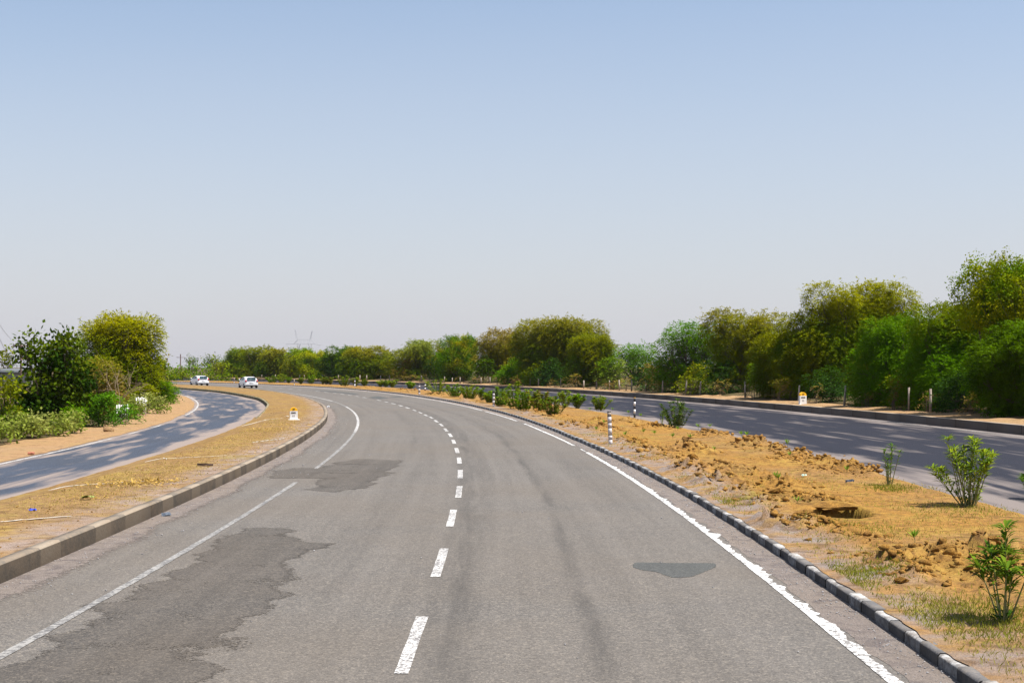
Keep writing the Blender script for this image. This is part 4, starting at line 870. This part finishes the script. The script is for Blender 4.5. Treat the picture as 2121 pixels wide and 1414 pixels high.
for k, ((px, py), h, lab) in enumerate(SP):
    rg = np.random.default_rng(900 + k); x, y = at(px, py, .15); z = float(median_z(x, y)); n = 16
    an = np.arange(n) * 2.399; D = unit(np.stack([np.cos(an), np.sin(an), .5 + 1.3 * rg.uniform(0, 1, n)], 1)); B = np.tile([0, 0, h * .45], (n, 1)) + rg.normal(0, .008, (n, 3))
    Lg = (.10 + .05 * rg.uniform(0, 1, n)) * (1.0 if y < 40 else 1.3); sw = unit(np.cross(D, [0, 0, 1.]))
    V, F, C = quads_from(B, D, sw, Lg, Lg * .16, np.array((.15, .26, .02)) * rg.uniform(.7, 1.3, (n, 1)))
    r = empty('seedling', (x, y, z)); tag(r, 'young green shoot ' + lab, 'seedling', 'young shoots sprouting on the median')
    TV, TF = tube([(0, 0, -.03), (.01, 0, h * .25), (0, 0, h * .5)], .005, .004, 4)
    link('stem', npmesh('stem', TV, TF), M['green_stem'], r); link('foliage', npmesh('foliage', V, F, cols=C), M['leaf'], r)

# ------------------------------------------------------------------ grass and litter (nobody could count it)
def grass(name, spots, zfun, lab, seed, hgt=.06, c1=(.20, .22, .02), c2=(.42, .34, .08), wd=.006):
    rg = np.random.default_rng(seed); Bs = []
    for (px, py, r, n, g) in spots:
        n = int(n * (.55 if g > .6 else .3)) if name == 'median_grass' else n
        x0, y0 = at(px, py, .12); q = rg.normal(0, 1, (n, 2)) * [r, r * 1.5]
        for a, b in q: Bs.append((x0 + a, y0 + b, g))
    Bs = np.array(Bs); so_ = np.array([SO(a, b) for a, b, _ in Bs])
    ok = zfun(so_) & (np.hypot(Bs[:, 0] - HOLE[0], Bs[:, 1] - HOLE[1] - .35) > 1.1); Bs = Bs[ok]; so_ = so_[ok]; n = len(Bs)
    z = median_z(Bs[:, 0], Bs[:, 1]) if name == 'median_grass' else .22 + 0 * Bs[:, 0]
    B = np.stack([Bs[:, 0], Bs[:, 1], z - .005], 1); D = unit(rg.normal(0, .55, (n, 3)) * [1, 1, .2] + [0, 0, 1]); sw = unit(np.cross(D, rg.normal(0, 1, (n, 3))))
    g = (Bs[:, 2:3] + rg.normal(0, .2, (n, 1))).clip(0, 1); C = np.array(c1) * g + np.array(c2) * (1 - g)
    L_ = hgt * rg.uniform(.4, 1.3, n) ; V, F, C = quads_from(B, D, sw, L_, wd * (1 + B[:, 1] / 25), C)
    return tag(link(name, npmesh(name, V, F, cols=C), M['leaf']), lab, 'grass', kind='stuff')
GF = .45
spots = [(1790, 1185, .28, 2600, .9), (1770, 1210, .15, 800, .9), (1990, 1275, .45, 3500, .7), (2070, 1290, .45, 4000, .85), (2000, 1250, .4, 1200, .5), (1830, 1240, .4, 500, .3), (1900, 1300, .35, 900, .5), (2100, 1330, .4, 900, .4), (1760, 1150, .3, 500, .4), (1520, 1042, .3, 1200, .7), (1500, 1030, .3, 700, .6), (1600, 1060, .4, 500, .5),
         (1700, 1090, .35, 700, .7), (1720, 1120, .35, 500, .5), (1790, 1100, .4, 700, .7), (1850, 1010, .3, 900, .8), (1840, 1012, .2, 600, .8), (2000, 1055, .4, 900, .8), (1900, 1010, .5, 600, .3), (1350, 950, .4, 700, .5), (1300, 920, .5, 900, .4), (1420, 990, .4, 800, .4),
         (1250, 900, .6, 900, .5), (1470, 1010, .3, 400, .4), (1200, 880, .6, 700, .5), (1750, 1000, 1.0, 1500, .15), (1900, 1060, 1.0, 2500, .1), (1650, 1150, .5, 500, .2), (1800, 1060, .9, 1500, .15), (1950, 1100, .8, 1500, .1), (1550, 1000, 1.0, 1200, .1), (1950, 1380, .5, 900, .3), (2080, 1390, .4, 900, .3), (1150, 868, .7, 600, .5)]
grass('median_grass', spots, lambda so: (so[:, 1] > oRK(so[:, 0]) + .2) & (so[:, 1] < oMF(so[:, 0]) - .2), 'short green and straw-coloured grass tufts on the dug median', 31)
sp2 = [(100 + 480 * rr.random(), 0, .9, 260, .15) for k in range(46)]; sp2 = [(a, np.interp(a, [0, 150, 300, 450, 600], [1090, 1040, 985, 925, 870]) + rr.uniform(-22, 22), r, n, g) for a, b, r, n, g in sp2]
grass('island_grass', sp2, lambda so: (so[:, 1] < oLK(so[:, 0]) - .3) & (so[:, 1] > oSR(so[:, 0]) + 1.1), 'flattened dry straw and yellowed grass on the island', 32, hgt=.035, c2=(.50, .36, .12))
rg = np.random.default_rng(77); B = []
for (px, py, r, n) in [(262, 1003, .28, 260), (320, 998, .22, 200), (290, 1000, .5, 160), (560, 889, .8, 300), (620, 880, .8, 200), (500, 930, 1.5, 120), (180, 1032, .12, 50)]:
    x0, y0 = at(px, py, .22)
    for k in range(n): B.append((x0 + rg.normal(0, r * 1.4), y0 + rg.normal(0, r), .225 + rg.uniform(0, .04)))
B = np.array(B); n = len(B); so_ = np.array([SO(a, b) for a, b, _ in B]); B = B[(so_[:, 1] < oLK(so_[:, 0]) - .2) & (so_[:, 1] > oSR(so_[:, 0]) + 1.0)]; n = len(B)
D = unit(rg.normal(0, 1, (n, 3)) * [1, 1, .35]); sw = unit(np.cross(D, rg.normal(0, .4, (n, 3)) + [0, 0, 1]))
V, F, C = quads_from(B, D, sw, rg.uniform(.05, .1, n), rg.uniform(.02, .04, n), np.array((.50, .33, .09)) * rg.uniform(.5, 1.3, (n, 1)))
tag(link('leaf_litter', npmesh('leaf_litter', V, F, cols=C), M['leaf']), 'dry yellow leaves swept into loose piles on the island', 'leaf litter', kind='stuff')

# ------------------------------------------------------------------ posts
def lathe_box(w, d, z0, z1, lean=0.0, top=1.0):
    V = []
    for z, q in ((z0, 1), (z1, top)):
        for sx, sy in ((-1, -1), (1, -1), (1, 1), (-1, 1)): V.append((sx * w / 2 * q + lean * z, sy * d / 2 * q, z))
    return np.array(V), np.array([(0, 1, 5, 4), (1, 2, 6, 5), (2, 3, 7, 6), (3, 0, 4, 7), (4, 5, 6, 7), (3, 2, 1, 0)])
def cyl(r, z0, z1, k=14):
    V = [(math.cos(6.28318 * j / k) * r, math.sin(6.28318 * j / k) * r, z) for z in (z0, z1) for j in range(k)]
    F = [(j, (j + 1) % k, k + (j + 1) % k, k + j) for j in range(k)]
    c0 = len(V); V += [(0, 0, z0), (0, 0, z1)]
    T = [(k + j, k + (j + 1) % k, c0 + 1) for j in range(k)] + [((j + 1) % k, j, c0) for j in range(k)]
    return V, F, T
def striped_post(px, by, ty, dia, lab, bands, square=False, lean=0.0):
    x, y = at(px, by, .14); z = float(median_z(x, y)) - .03; h = (by - ty) / FPX * y + .03
    r = empty('delineator_post', (x, y, z)); tag(r, lab, 'post', 'guide posts along the median'); r.rotation_euler = (0, lean, .2)
    t = 0
    for k, (fr, mt) in enumerate(bands):
        z0, z1 = t * h, (t + fr) * h; t += fr
        w_ = dia * (1.02 if mt == 'black' else 1.0)
        if square: V, F = lathe_box(w_, w_ * .7, z0, z1); me = npmesh('band', V, F)
        else: V, F, T = cyl(w_ / 2, z0, z1); me = npmesh('band', V, [np.array(F), np.array(T)])
        link('black_band' if mt == 'black' else 'painted_band', me, M[mt], r)
striped_post(1314.5, 862, 822, .10, 'round black and white striped post at the edge of the opposite road', [(.21, 'black'), (.2, 'post_white'), (.19, 'black'), (.19, 'post_white'), (.19, 'black'), (.02, 'yellow')])
striped_post(1265, 919, 850, .105, 'square grey-white post with thin black bands standing nearest, in the soil', [(.17, 'post_grey'), (.02, 'black'), (.11, 'post_grey'), (.02, 'black'), (.19, 'post_grey'), (.02, 'black'), (.13, 'post_grey'), (.02, 'black'), (.16, 'post_grey'), (.03, 'black'), (.1, 'fence_post'), (.03, 'black')], square=True, lean=-.05)
striped_post(1022.5, 841, 808, .12, 'grey post with dark bands among the thick oleander row', [(.15, 'post_grey'), (.05, 'black'), (.2, 'post_grey'), (.05, 'black'), (.18, 'post_grey'), (.05, 'black'), (.15, 'post_grey'), (.07, 'black'), (.1, 'black')], square=True)
striped_post(880.5, 808, 792, .16, 'far black and white striped post by the opposite road beside the large round oleander', [(.2, 'black'), (.2, 'post_white'), (.2, 'black'), (.2, 'post_white'), (.2, 'black')])
striped_post(868.5, 816, 794, .15, 'far grey post with dark bands left of the far striped post', [(.2, 'post_grey'), (.1, 'black'), (.25, 'post_grey'), (.1, 'black'), (.2, 'post_grey'), (.15, 'black')], square=True)
striped_post(735, 803, 786, .10, 'distant white-footed thin post right of the pinkish-green bush', [(.4, 'post_white'), (.2, 'black'), (.2, 'post_white'), (.2, 'black')], square=True)
striped_post(609.5, 798, 785, .10, 'most distant grey post in the median below the pylon', [(.3, 'post_grey'), (.7, 'fence_post')], square=True)
striped_post(485, 793.5, 782, .10, 'distant grey post between the two cars', [(.3, 'post_grey'), (.7, 'fence_post')], square=True)
# fence posts behind the opposite kerb
FP = [(1926, 806, 0), (1880, 803, 0), (1747, 799, -.12), (1651, 798, -.08), (1544, 790, 0), (1452, 790, .12), (1421, 788, .06), (1370, 788, .04), (1337, 788, .08), (1308, 787, 0), (1283, 787, .05), (1262, 788, 0), (1235, 789, .04), (1210, 788, 0), (1160, 783, 0), (1116, 784, 0), (1097, 784, 0), (1016, 781, 0), (996, 782, .03),
      (952, 781, 0), (937, 782, .05), (921, 780, 0), (872, 778, 0), (806, 777, 0), (788, 778, 0), (759, 777, 0), (745, 777, 0), (715, 777, 0), (700, 776, 0), (667, 776, 0), (630, 776, 0), (621, 776, 0), (572, 776, 0), (541, 776, 0), (526, 777, 0), (473, 776, 0), (458, 777, 0), (359, 777, 0)]
for k, (px, ty, ln) in enumerate(FP):
    o_ = float(oFK(s_at(px, 24))) + (1.9 if k != 3 else 3.1); s = s_at(px, o_); x, y = P(s, o_); h = CAMH - .32 + (Y0 - ty) / FPX * y
    if h < .4: h = 1.2
    V, F = lathe_box(.075 + .0004 * y, .08, 0, h, ln, .85); V[4:8, 2] += [0, .03, .015, .02]
    o = link('fence_post', npmesh('fence_post', V, F), M['fence_post']); o.location = (float(x), float(y), .32); o.rotation_euler = (0, 0, k)
    if k < 12: lab = 'weathered cement fence post ' + ['nearest the right edge', 'second from the right edge', 'leaning left, right of the milestone', 'dim and leaning, just left of the milestone', 'upright and pale, left of the milestone', 'leaning hard right under the open tree', 'pale and leaning below the open tree', 'below the khaki gap shrub',
                                        'leaning right in the gap of the tree row', 'brightest upright one in the gap of the tree row', 'thin one below the thin bright tree', 'short one right of the middle dome'][k]
    else: lab = 'small distant cement fence post behind the opposite kerb'
    tag(o, lab, 'fence post', 'near fence posts' if k < 12 else 'distant fence posts')

# ------------------------------------------------------------------ kilometre stones
def text(body, size, loc, mat, parent, ext=.004):
    c = bpy.data.curves.new('txt', 'FONT'); c.body = body; c.size = size; c.extrude = ext; c.align_x = 'CENTER'; c.align_y = 'CENTER'; c.offset = size * .022
    t = bpy.data.objects.new('txt', c); COL.objects.link(t); bpy.context.view_layer.update()
    me = bpy.data.meshes.new_from_object(t.evaluated_get(bpy.context.evaluated_depsgraph_get())); bpy.data.objects.remove(t)
    o = link('lettering', me, mat, parent); o.location = loc; o.rotation_euler = (math.radians(90), 0, 0); return o
def slab(prof, d, y0=0):
    n = len(prof); V = [(a, y0 + q * d, b) for q in (0, 1) for a, b in prof]
    bm = bmesh.new(); vs = [bm.verts.new(v) for v in V]
    bm.faces.new(vs[:n]); bm.faces.new(vs[n:][::-1])
    for j in range(n): bm.faces.new((vs[(j + 1) % n], vs[j], vs[n + j], vs[n + (j + 1) % n]))
    bmesh.ops.recalc_face_normals(bm, faces=bm.faces); return bm
def milestone(px, by, z, w_, h, lab, rz):
    x, y = at(px, by, z); r = empty('milestone', (x, y, z - .03), rz); tag(r, lab, 'milestone')
    d = w_ * .42; hw = w_ / 2; hs = h - hw * .98
    def mk(name, prof, mt, par=r, y0=0, dd=None, bev=.012):
        bm = slab(prof, dd or d, y0); bmesh.ops.bevel(bm, geom=[e for e in bm.edges], offset=bev, segments=2, affect='EDGES', profile=.6) if bev else None
        me = bpy.data.meshes.new(name); bm.to_mesh(me); bm.free(); return link(name, me, M[mt], par)
    mk('white_slab', [(-hw * 1.06, 0), (hw * 1.06, 0), (hw * 1.02, h * .12), (hw, hs), (-hw, hs), (-hw * 1.02, h * .12)], 'white_wall')
    arc = [(hw * math.cos(a), hs + .002 + hw * .98 * math.sin(a)) for a in np.linspace(0, math.pi, 19)]
    mk('yellow_cap', arc, 'yellow', bev=.006)
    mk('plinth', [(-hw * 1.5, -.02), (hw * 1.6, -.02), (hw * 1.5, .035), (-hw * 1.4, .035)], 'white_wall', y0=-w_ * .25, dd=w_ * .95)
    u = h
    text('27', .20 * u, (0, -.004, hs + hw * .40), M['black'], r)
    text('SEMRI', .145 * u, (-.01, -.004, h * .575), M['black'], r)
    text('11', .20 * u, (-.01, -.004, h * .33), M['black'], r)
milestone(608.5, 868.5, .225, .335, .56, 'white milestone with yellow cap on the dry island left of the main road', .2)
milestone(1664, 837, .37, .42, .72, 'white milestone with yellow cap on the verge beyond the opposite road', .32)

# white picket tree guards by the service road
for (px, dist, ty, by, n, lab) in [(253, 64, 837, 853, 6, 'small white picket panel poking out of the shrubs, left one'), (292, 72, 822, 836, 6, 'small white picket panel poking out of the shrubs, right one')]:
    x, y = L(px, dist); zt = CAMH - (ty - Y0) / FPX * y; parts = []
    for j in range(n):
        V, F = lathe_box(.055, .03, 0, zt - .03 + .03 * (j % 2), 0, .8); V[:, 0] += (j - (n - 1) / 2) * .095; parts.append((V, F))
    r = empty('picket_guard', (x, y, .0)); tag(r, lab, 'picket fence'); V, F = merge(parts); link('pickets', npmesh('pickets', V, F), M['white_wall'], r)
    V, F = lathe_box(.62, .02, zt - .22, zt - .17); V[:, 1] += .027; link('rail', npmesh('rail', V, F), M['white_wall'], r)

# ------------------------------------------------------------------ cars
def car(px, by, rz, lab, height=1.36, wide=1.64):
    x, y = at(px, by); r = empty('hatchback_car', (x, y, 0), rz); tag(r, lab, 'car', 'white cars driving away on the main road')
    # stations along y (0 = rear bumper), (y, halfwidth, z_bottom, z_belt, roof halfwidth, z_roof)
    hw = wide / 2; st = [(0.00, .90, .32, .62, .86, .66), (.04, .97, .24, .88, .88, .92), (.22, 1.0, .22, .93, .80, 1.16), (.50, 1.0, .2, .95, .74, 1.30), (1.0, 1.0, .2, .94, .75, 1.36), (1.8, 1.0, .2, .92, .75, 1.35), (2.35, 1.0, .2, .90, .70, 1.16), (2.75, .99, .2, .88, .74, .93), (3.2, .95, .22, .78, .7, .82), (3.5, .82, .3, .6, .6, .64)]
    bm = bmesh.new(); rings = []; k_ = height / 1.36
    for (yy, w_, zb, zs, rw, zr) in st:
        p = [(-w_ * .9, zb), (-w_, zb + .12), (-w_, zs * .72), (-w_ * .97, zs), (-rw, zr - .03), (-rw * .8, zr), (rw * .8, zr), (rw, zr - .03), (w_ * .97, zs), (w_, zs * .72), (w_, zb + .12), (w_ * .9, zb)]
        rings.append([bm.verts.new((a * hw, yy, b * k_)) for a, b in p])
    for a, b in zip(rings[:-1], rings[1:]):
        for j in range(12): bm.faces.new((a[j], b[j], b[(j + 1) % 12], a[(j + 1) % 12]))
    bm.faces.new(rings[0]); bm.faces.new(rings[-1][::-1]); bmesh.ops.recalc_face_normals(bm, faces=bm.faces)
    me = bpy.data.meshes.new('body'); bm.to_mesh(me); bm.free(); o = link('body', me, M['car_paint'], r, smooth=True)
    ss = o.modifiers.new('sub', 'SUBSURF'); ss.levels = 2; ss.render_levels = 2
    def panel(name, pts, mt, th=.012):
        c = np.array(pts, float); n = np.cross(c[1] - c[0], c[2] - c[0]); n /= np.linalg.norm(n); k = len(c)
        V = np.concatenate([c, c - n * th]); F4 = [(j, (j + 1) % k, k + (j + 1) % k, k + j) for j in range(k)]
        return link(name, npmesh(name, V, [np.array([list(range(k))[::1], list(range(k, 2 * k))[::-1]]), np.array(F4)]), M[mt], r)
    f = k_; g_ = lambda yy, q: (yy)
    panel('rear_window', [(-.60 * hw * 1.08, -.015, .95 * f), (.60 * hw * 1.08, -.015, .95 * f), (.60 * hw, .20, 1.25 * f), (-.60 * hw, .20, 1.25 * f)], 'glass', -.05)
    for s_ in (-1, 1):
        panel('side_window', [(s_ * hw * 1.0, .55, .96 * f), (s_ * hw * 1.0, 1.4, .95 * f), (s_ * hw * .83, 1.4, 1.27 * f), (s_ * hw * .83, .75, 1.25 * f)][::s_], 'glass')
        panel('side_window', [(s_ * hw * 1.0, 1.48, .95 * f), (s_ * hw * 1.0, 2.5, .93 * f), (s_ * hw * .84, 2.05, 1.26 * f), (s_ * hw * .83, 1.48, 1.27 * f)][::s_], 'glass')
        V, F = lathe_box(.17, .12, 0, .26 * f, 0, .8); V += [s_ * hw * .82, .045, .72 * f]; link('tail_lamp', npmesh('tail_lamp', V, F), M['lamp_red'], r)
        V, F = lathe_box(.16, .09, 0, .12); V += [s_ * (hw + .07), 2.45, .92 * f]; link('wing_mirror', npmesh('wing_mirror', V, F), M['car_paint'], r)
        for yy in (.62, 2.95):
            V, F, T = cyl(.29, -.09, .09, 20); V = np.array(V)[:, [2, 1, 0]] * [s_, 1, 1] + [s_ * (hw - .09), yy, .29]
            wq = link('wheel', npmesh('wheel', V, [np.array(F), np.array(T)]), M['tyre'], r)
            V, F, T = cyl(.17, -.012, .012, 16); V = np.array(V)[:, [2, 1, 0]] * [s_, 1, 1] + [s_ * (hw + .004), yy, .29]; link('rim', npmesh('rim', V, [np.array(F), np.array(T)]), M['rim'], wq)
    V, F = lathe_box(wide * .8, .3, .24, .38); V += [0, .13, 0]; link('rear_underside', npmesh('rear_underside', V, F), M['black'], r)
    V, F = lathe_box(.46, .02, .60 * f, .69 * f); V += [0, -.02, 0]; link('number_plate', npmesh('number_plate', V, F), M['post_white'], r)
car(521, 803.6, math.radians(24), 'white hatchback with red tail lamps, nearer one, right of the other car', 1.36)
car(421.5, 798.6, math.radians(31), 'white hatchback with dark rear window, farther one at the left', 1.36)

# ------------------------------------------------------------------ poles, pylon and wires
def bar(a, b, r, k=4): return tube([a, (np.array(a) + np.array(b)) / 2, b], r, r, k)
PY = 1500.0; k = PY / FPX
def pyp(px, py, dy=0): return ((px - 629) * k, dy, CAMH + (Y0 - py) * k)
parts = []; B2 = 2.0
def lat(a, b, dp=1.6, r=.13, n=6):
    A0, A1 = np.array(a), np.array(b)
    for sx in (-1, 1):
        parts.append(bar(A0 + [0, sx * dp, 0], A1 + [0, sx * dp, 0], r))
    for j in range(n):
        p = A0 + (A1 - A0) * j / n; q = A0 + (A1 - A0) * (j + 1) / n; parts.append(bar(p + [0, dp * (-1) ** j, 0], q + [0, -dp * (-1) ** j, 0], r * .6))
lat(pyp(612, 683), pyp(617, 702), .6); lat(pyp(614, 701.5), pyp(611, 683.2), .6); lat(pyp(646.5, 685), pyp(642, 702), .6); lat(pyp(644, 702), pyp(647, 685), .6)
lat(pyp(609, 712), pyp(652, 712)); lat(pyp(617, 703), pyp(645, 703)); lat(pyp(609, 712), pyp(617, 703)); lat(pyp(652, 712), pyp(645, 703))
for j in range(7):
    parts.append(bar(pyp(617 + 4 * j, 703, 1), pyp(617 + 4 * j + (2 if j % 2 else -2), 712, -1), .14))
for sg in (-1, 1):
    c = 630.5; lat(pyp(c + sg * 15, 712), pyp(c + sg * 14, 722)); lat(pyp(c + sg * 8, 712), pyp(c + sg * 12, 722)); lat(pyp(c + sg * 14, 722), pyp(c + sg * 4, 738)); lat(pyp(c + sg * 4, 738), pyp(c + sg * 9, 761.2), 2.5, .25, 10)
    for j in range(4): parts.append(bar(pyp(c + sg * (15 - j), 712 + 2.5 * j, 1), pyp(c + sg * (8 + j), 714.5 + 2.5 * j, -1), .14))
for j in range(5): parts.append(bar(pyp(630.5 - 5 - j, 740 + 4.2 * j, 2), pyp(630.5 + 6 + j, 744.2 + 4.2 * j, 2), .16)); parts.append(bar(pyp(630.5 + 5 + j, 740 + 4.2 * j, -2), pyp(630.5 - 6 - j, 744.2 + 4.2 * j, -2), .16))
V, F = merge(parts); x = (629 - CX) * k
r = empty('electricity_pylon', (x, PY, 0)); tag(r, 'grey lattice electricity pylon with two horns above the far trees', 'pylon')
link('lattice', npmesh('lattice', V, F), M['steel'], r)
ins = []
for (a, b) in [((609, 712), (592, 712)), ((652, 712), (664, 714))]: ins.append(bar(pyp(*a), pyp(*b), .28))
V, F = merge(ins); link('insulators', npmesh('insulators', V, F), M['steel'], r)
def wire(a, b, sag, rad, lab, grp):
    a = np.array(a, float); b = np.array(b, float); t = np.linspace(0, 1, 20)[:, None]; p = a + (b - a) * t; p[:, 2] -= 4 * sag * (t * (1 - t))[:, 0]
    V, F = tube(p, rad, rad, 4); tag(link('power_line', npmesh('power_line', V, F), M['steel']), lab, 'wire', grp)
W = lambda px, py, d: ((px - CX) / FPX * d, d, CAMH + (Y0 - py) / FPX * d)
wire(W(664, 714, PY), W(1000, 712, PY * .9), 9, .06, 'faint wire running right from the pylon above the trees', 'pylon wires')
wire(W(592, 712, PY), W(200, 700, PY * .8), 9, .06, 'faint wire running left from the pylon', 'pylon wires')
wire(W(592, 712, PY), W(664, 714, PY), 10, .05, 'sagging jumper wire hanging below the pylon arm', 'pylon wires')
def pole(px, dist, ty, lab, arms, r_):
    x, y = L(px, dist); h = CAMH + (Y0 - ty) / FPX * y; r = empty('utility_pole', (x, y, 0)); tag(r, lab, 'pole')
    V, F = tube([(0, 0, -.2), (0, 0, h / 2), (0, 0, h)], r_, r_ * .8, 8); link('pole_shaft', npmesh('pole_shaft', V, F), M['rust'], r)
    for q in arms:
        V, F = lathe_box(2.2 * r_ * 6, .12, h - q - .06, h - q + .06); o = link('crossarm', npmesh('crossarm', V, F), M['rust'], r)
        for s_ in (-1, 1):
            V, F, T = cyl(.06, h - q + .06, h - q + .3, 8); V = np.array(V) + [s_ * r_ * 6, 0, 0]; link('insulator', npmesh('insulator', V, [np.array(F), np.array(T)]), M['steel'], r)
pole(374, 380, 733, 'thin reddish pole standing above the far thicket left of the hazy trees', [.9], .16)
pole(43.5, 120, 710, 'rusty pole with crossarm sticking out behind the glossy tree', [.25], .10)
wire(W(43, 712, 120), W(-40, 600, 60), .6, .012, 'thin wire rising left from the rusty pole', 'wires at the left edge')
wire(W(-10, 680, 60), W(40, 760, 118), .4, .012, 'thin wire slanting down behind the glossy tree', 'wires at the left edge')
for j, py in enumerate((735, 738)): wire(W(374, py, 380), W(800, py - 3, 520), 1.0, .02, ['upper faint wire from the thin pole', 'lower faint wire from the thin pole'][j], 'wires of the thin pole')
# pale building at the left edge
x, y = L(14, 150); r = empty('small_building', (x, y, 0)); tag(r, 'small pale building with a grey roof seen at the left edge behind the trees', 'building')
V, F = lathe_box(7, 4, 0, 1.9); link('wall', npmesh('wall', V, F), plain('pale plaster', (.36, .33, .30), .9, .1, 1), r)
V, F = lathe_box(7.6, 4.8, 1.9, 2.35, 0, .8); link('roof', npmesh('roof', V, F), plain('grey sheet roof', (.12, .13, .14), .9, .1, 1), r)
for q in (-2, 0, 2):
    V, F = lathe_box(.7, .06, .7, 1.5); V += [q, -2.02, 0]; link('window', npmesh('window', V, F), M['glass'], r)

# ------------------------------------------------------------------ haze
HZ = 1
if HZ:
    V = np.array([(sx * 2600, 700 + sy * 1200, z) for z in (-1.5, 55) for sx, sy in ((-1, -1), (1, -1), (1, 1), (-1, 1))], float)
    F = np.array([(0, 3, 2, 1), (4, 5, 6, 7), (0, 1, 5, 4), (1, 2, 6, 5), (2, 3, 7, 6), (3, 0, 4, 7)])
    m = bpy.data.materials.new('haze air'); m.use_nodes = True; t = m.node_tree; t.nodes.clear()
    o_ = t.nodes.new('ShaderNodeOutputMaterial'); v = t.nodes.new('ShaderNodeVolumePrincipled')
    v.inputs['Color'].default_value = (.80, .86, .95, 1); v.inputs['Density'].default_value = .00006; v.inputs['Anisotropy'].default_value = .3
    t.links.new(v.outputs[0], o_.inputs['Volume'])
    tag(link('haze', npmesh('haze', V, F), m), 'pale dusty haze in the air toward the horizon', 'haze', kind='stuff')
print('LEAF QUADS', NLEAF)
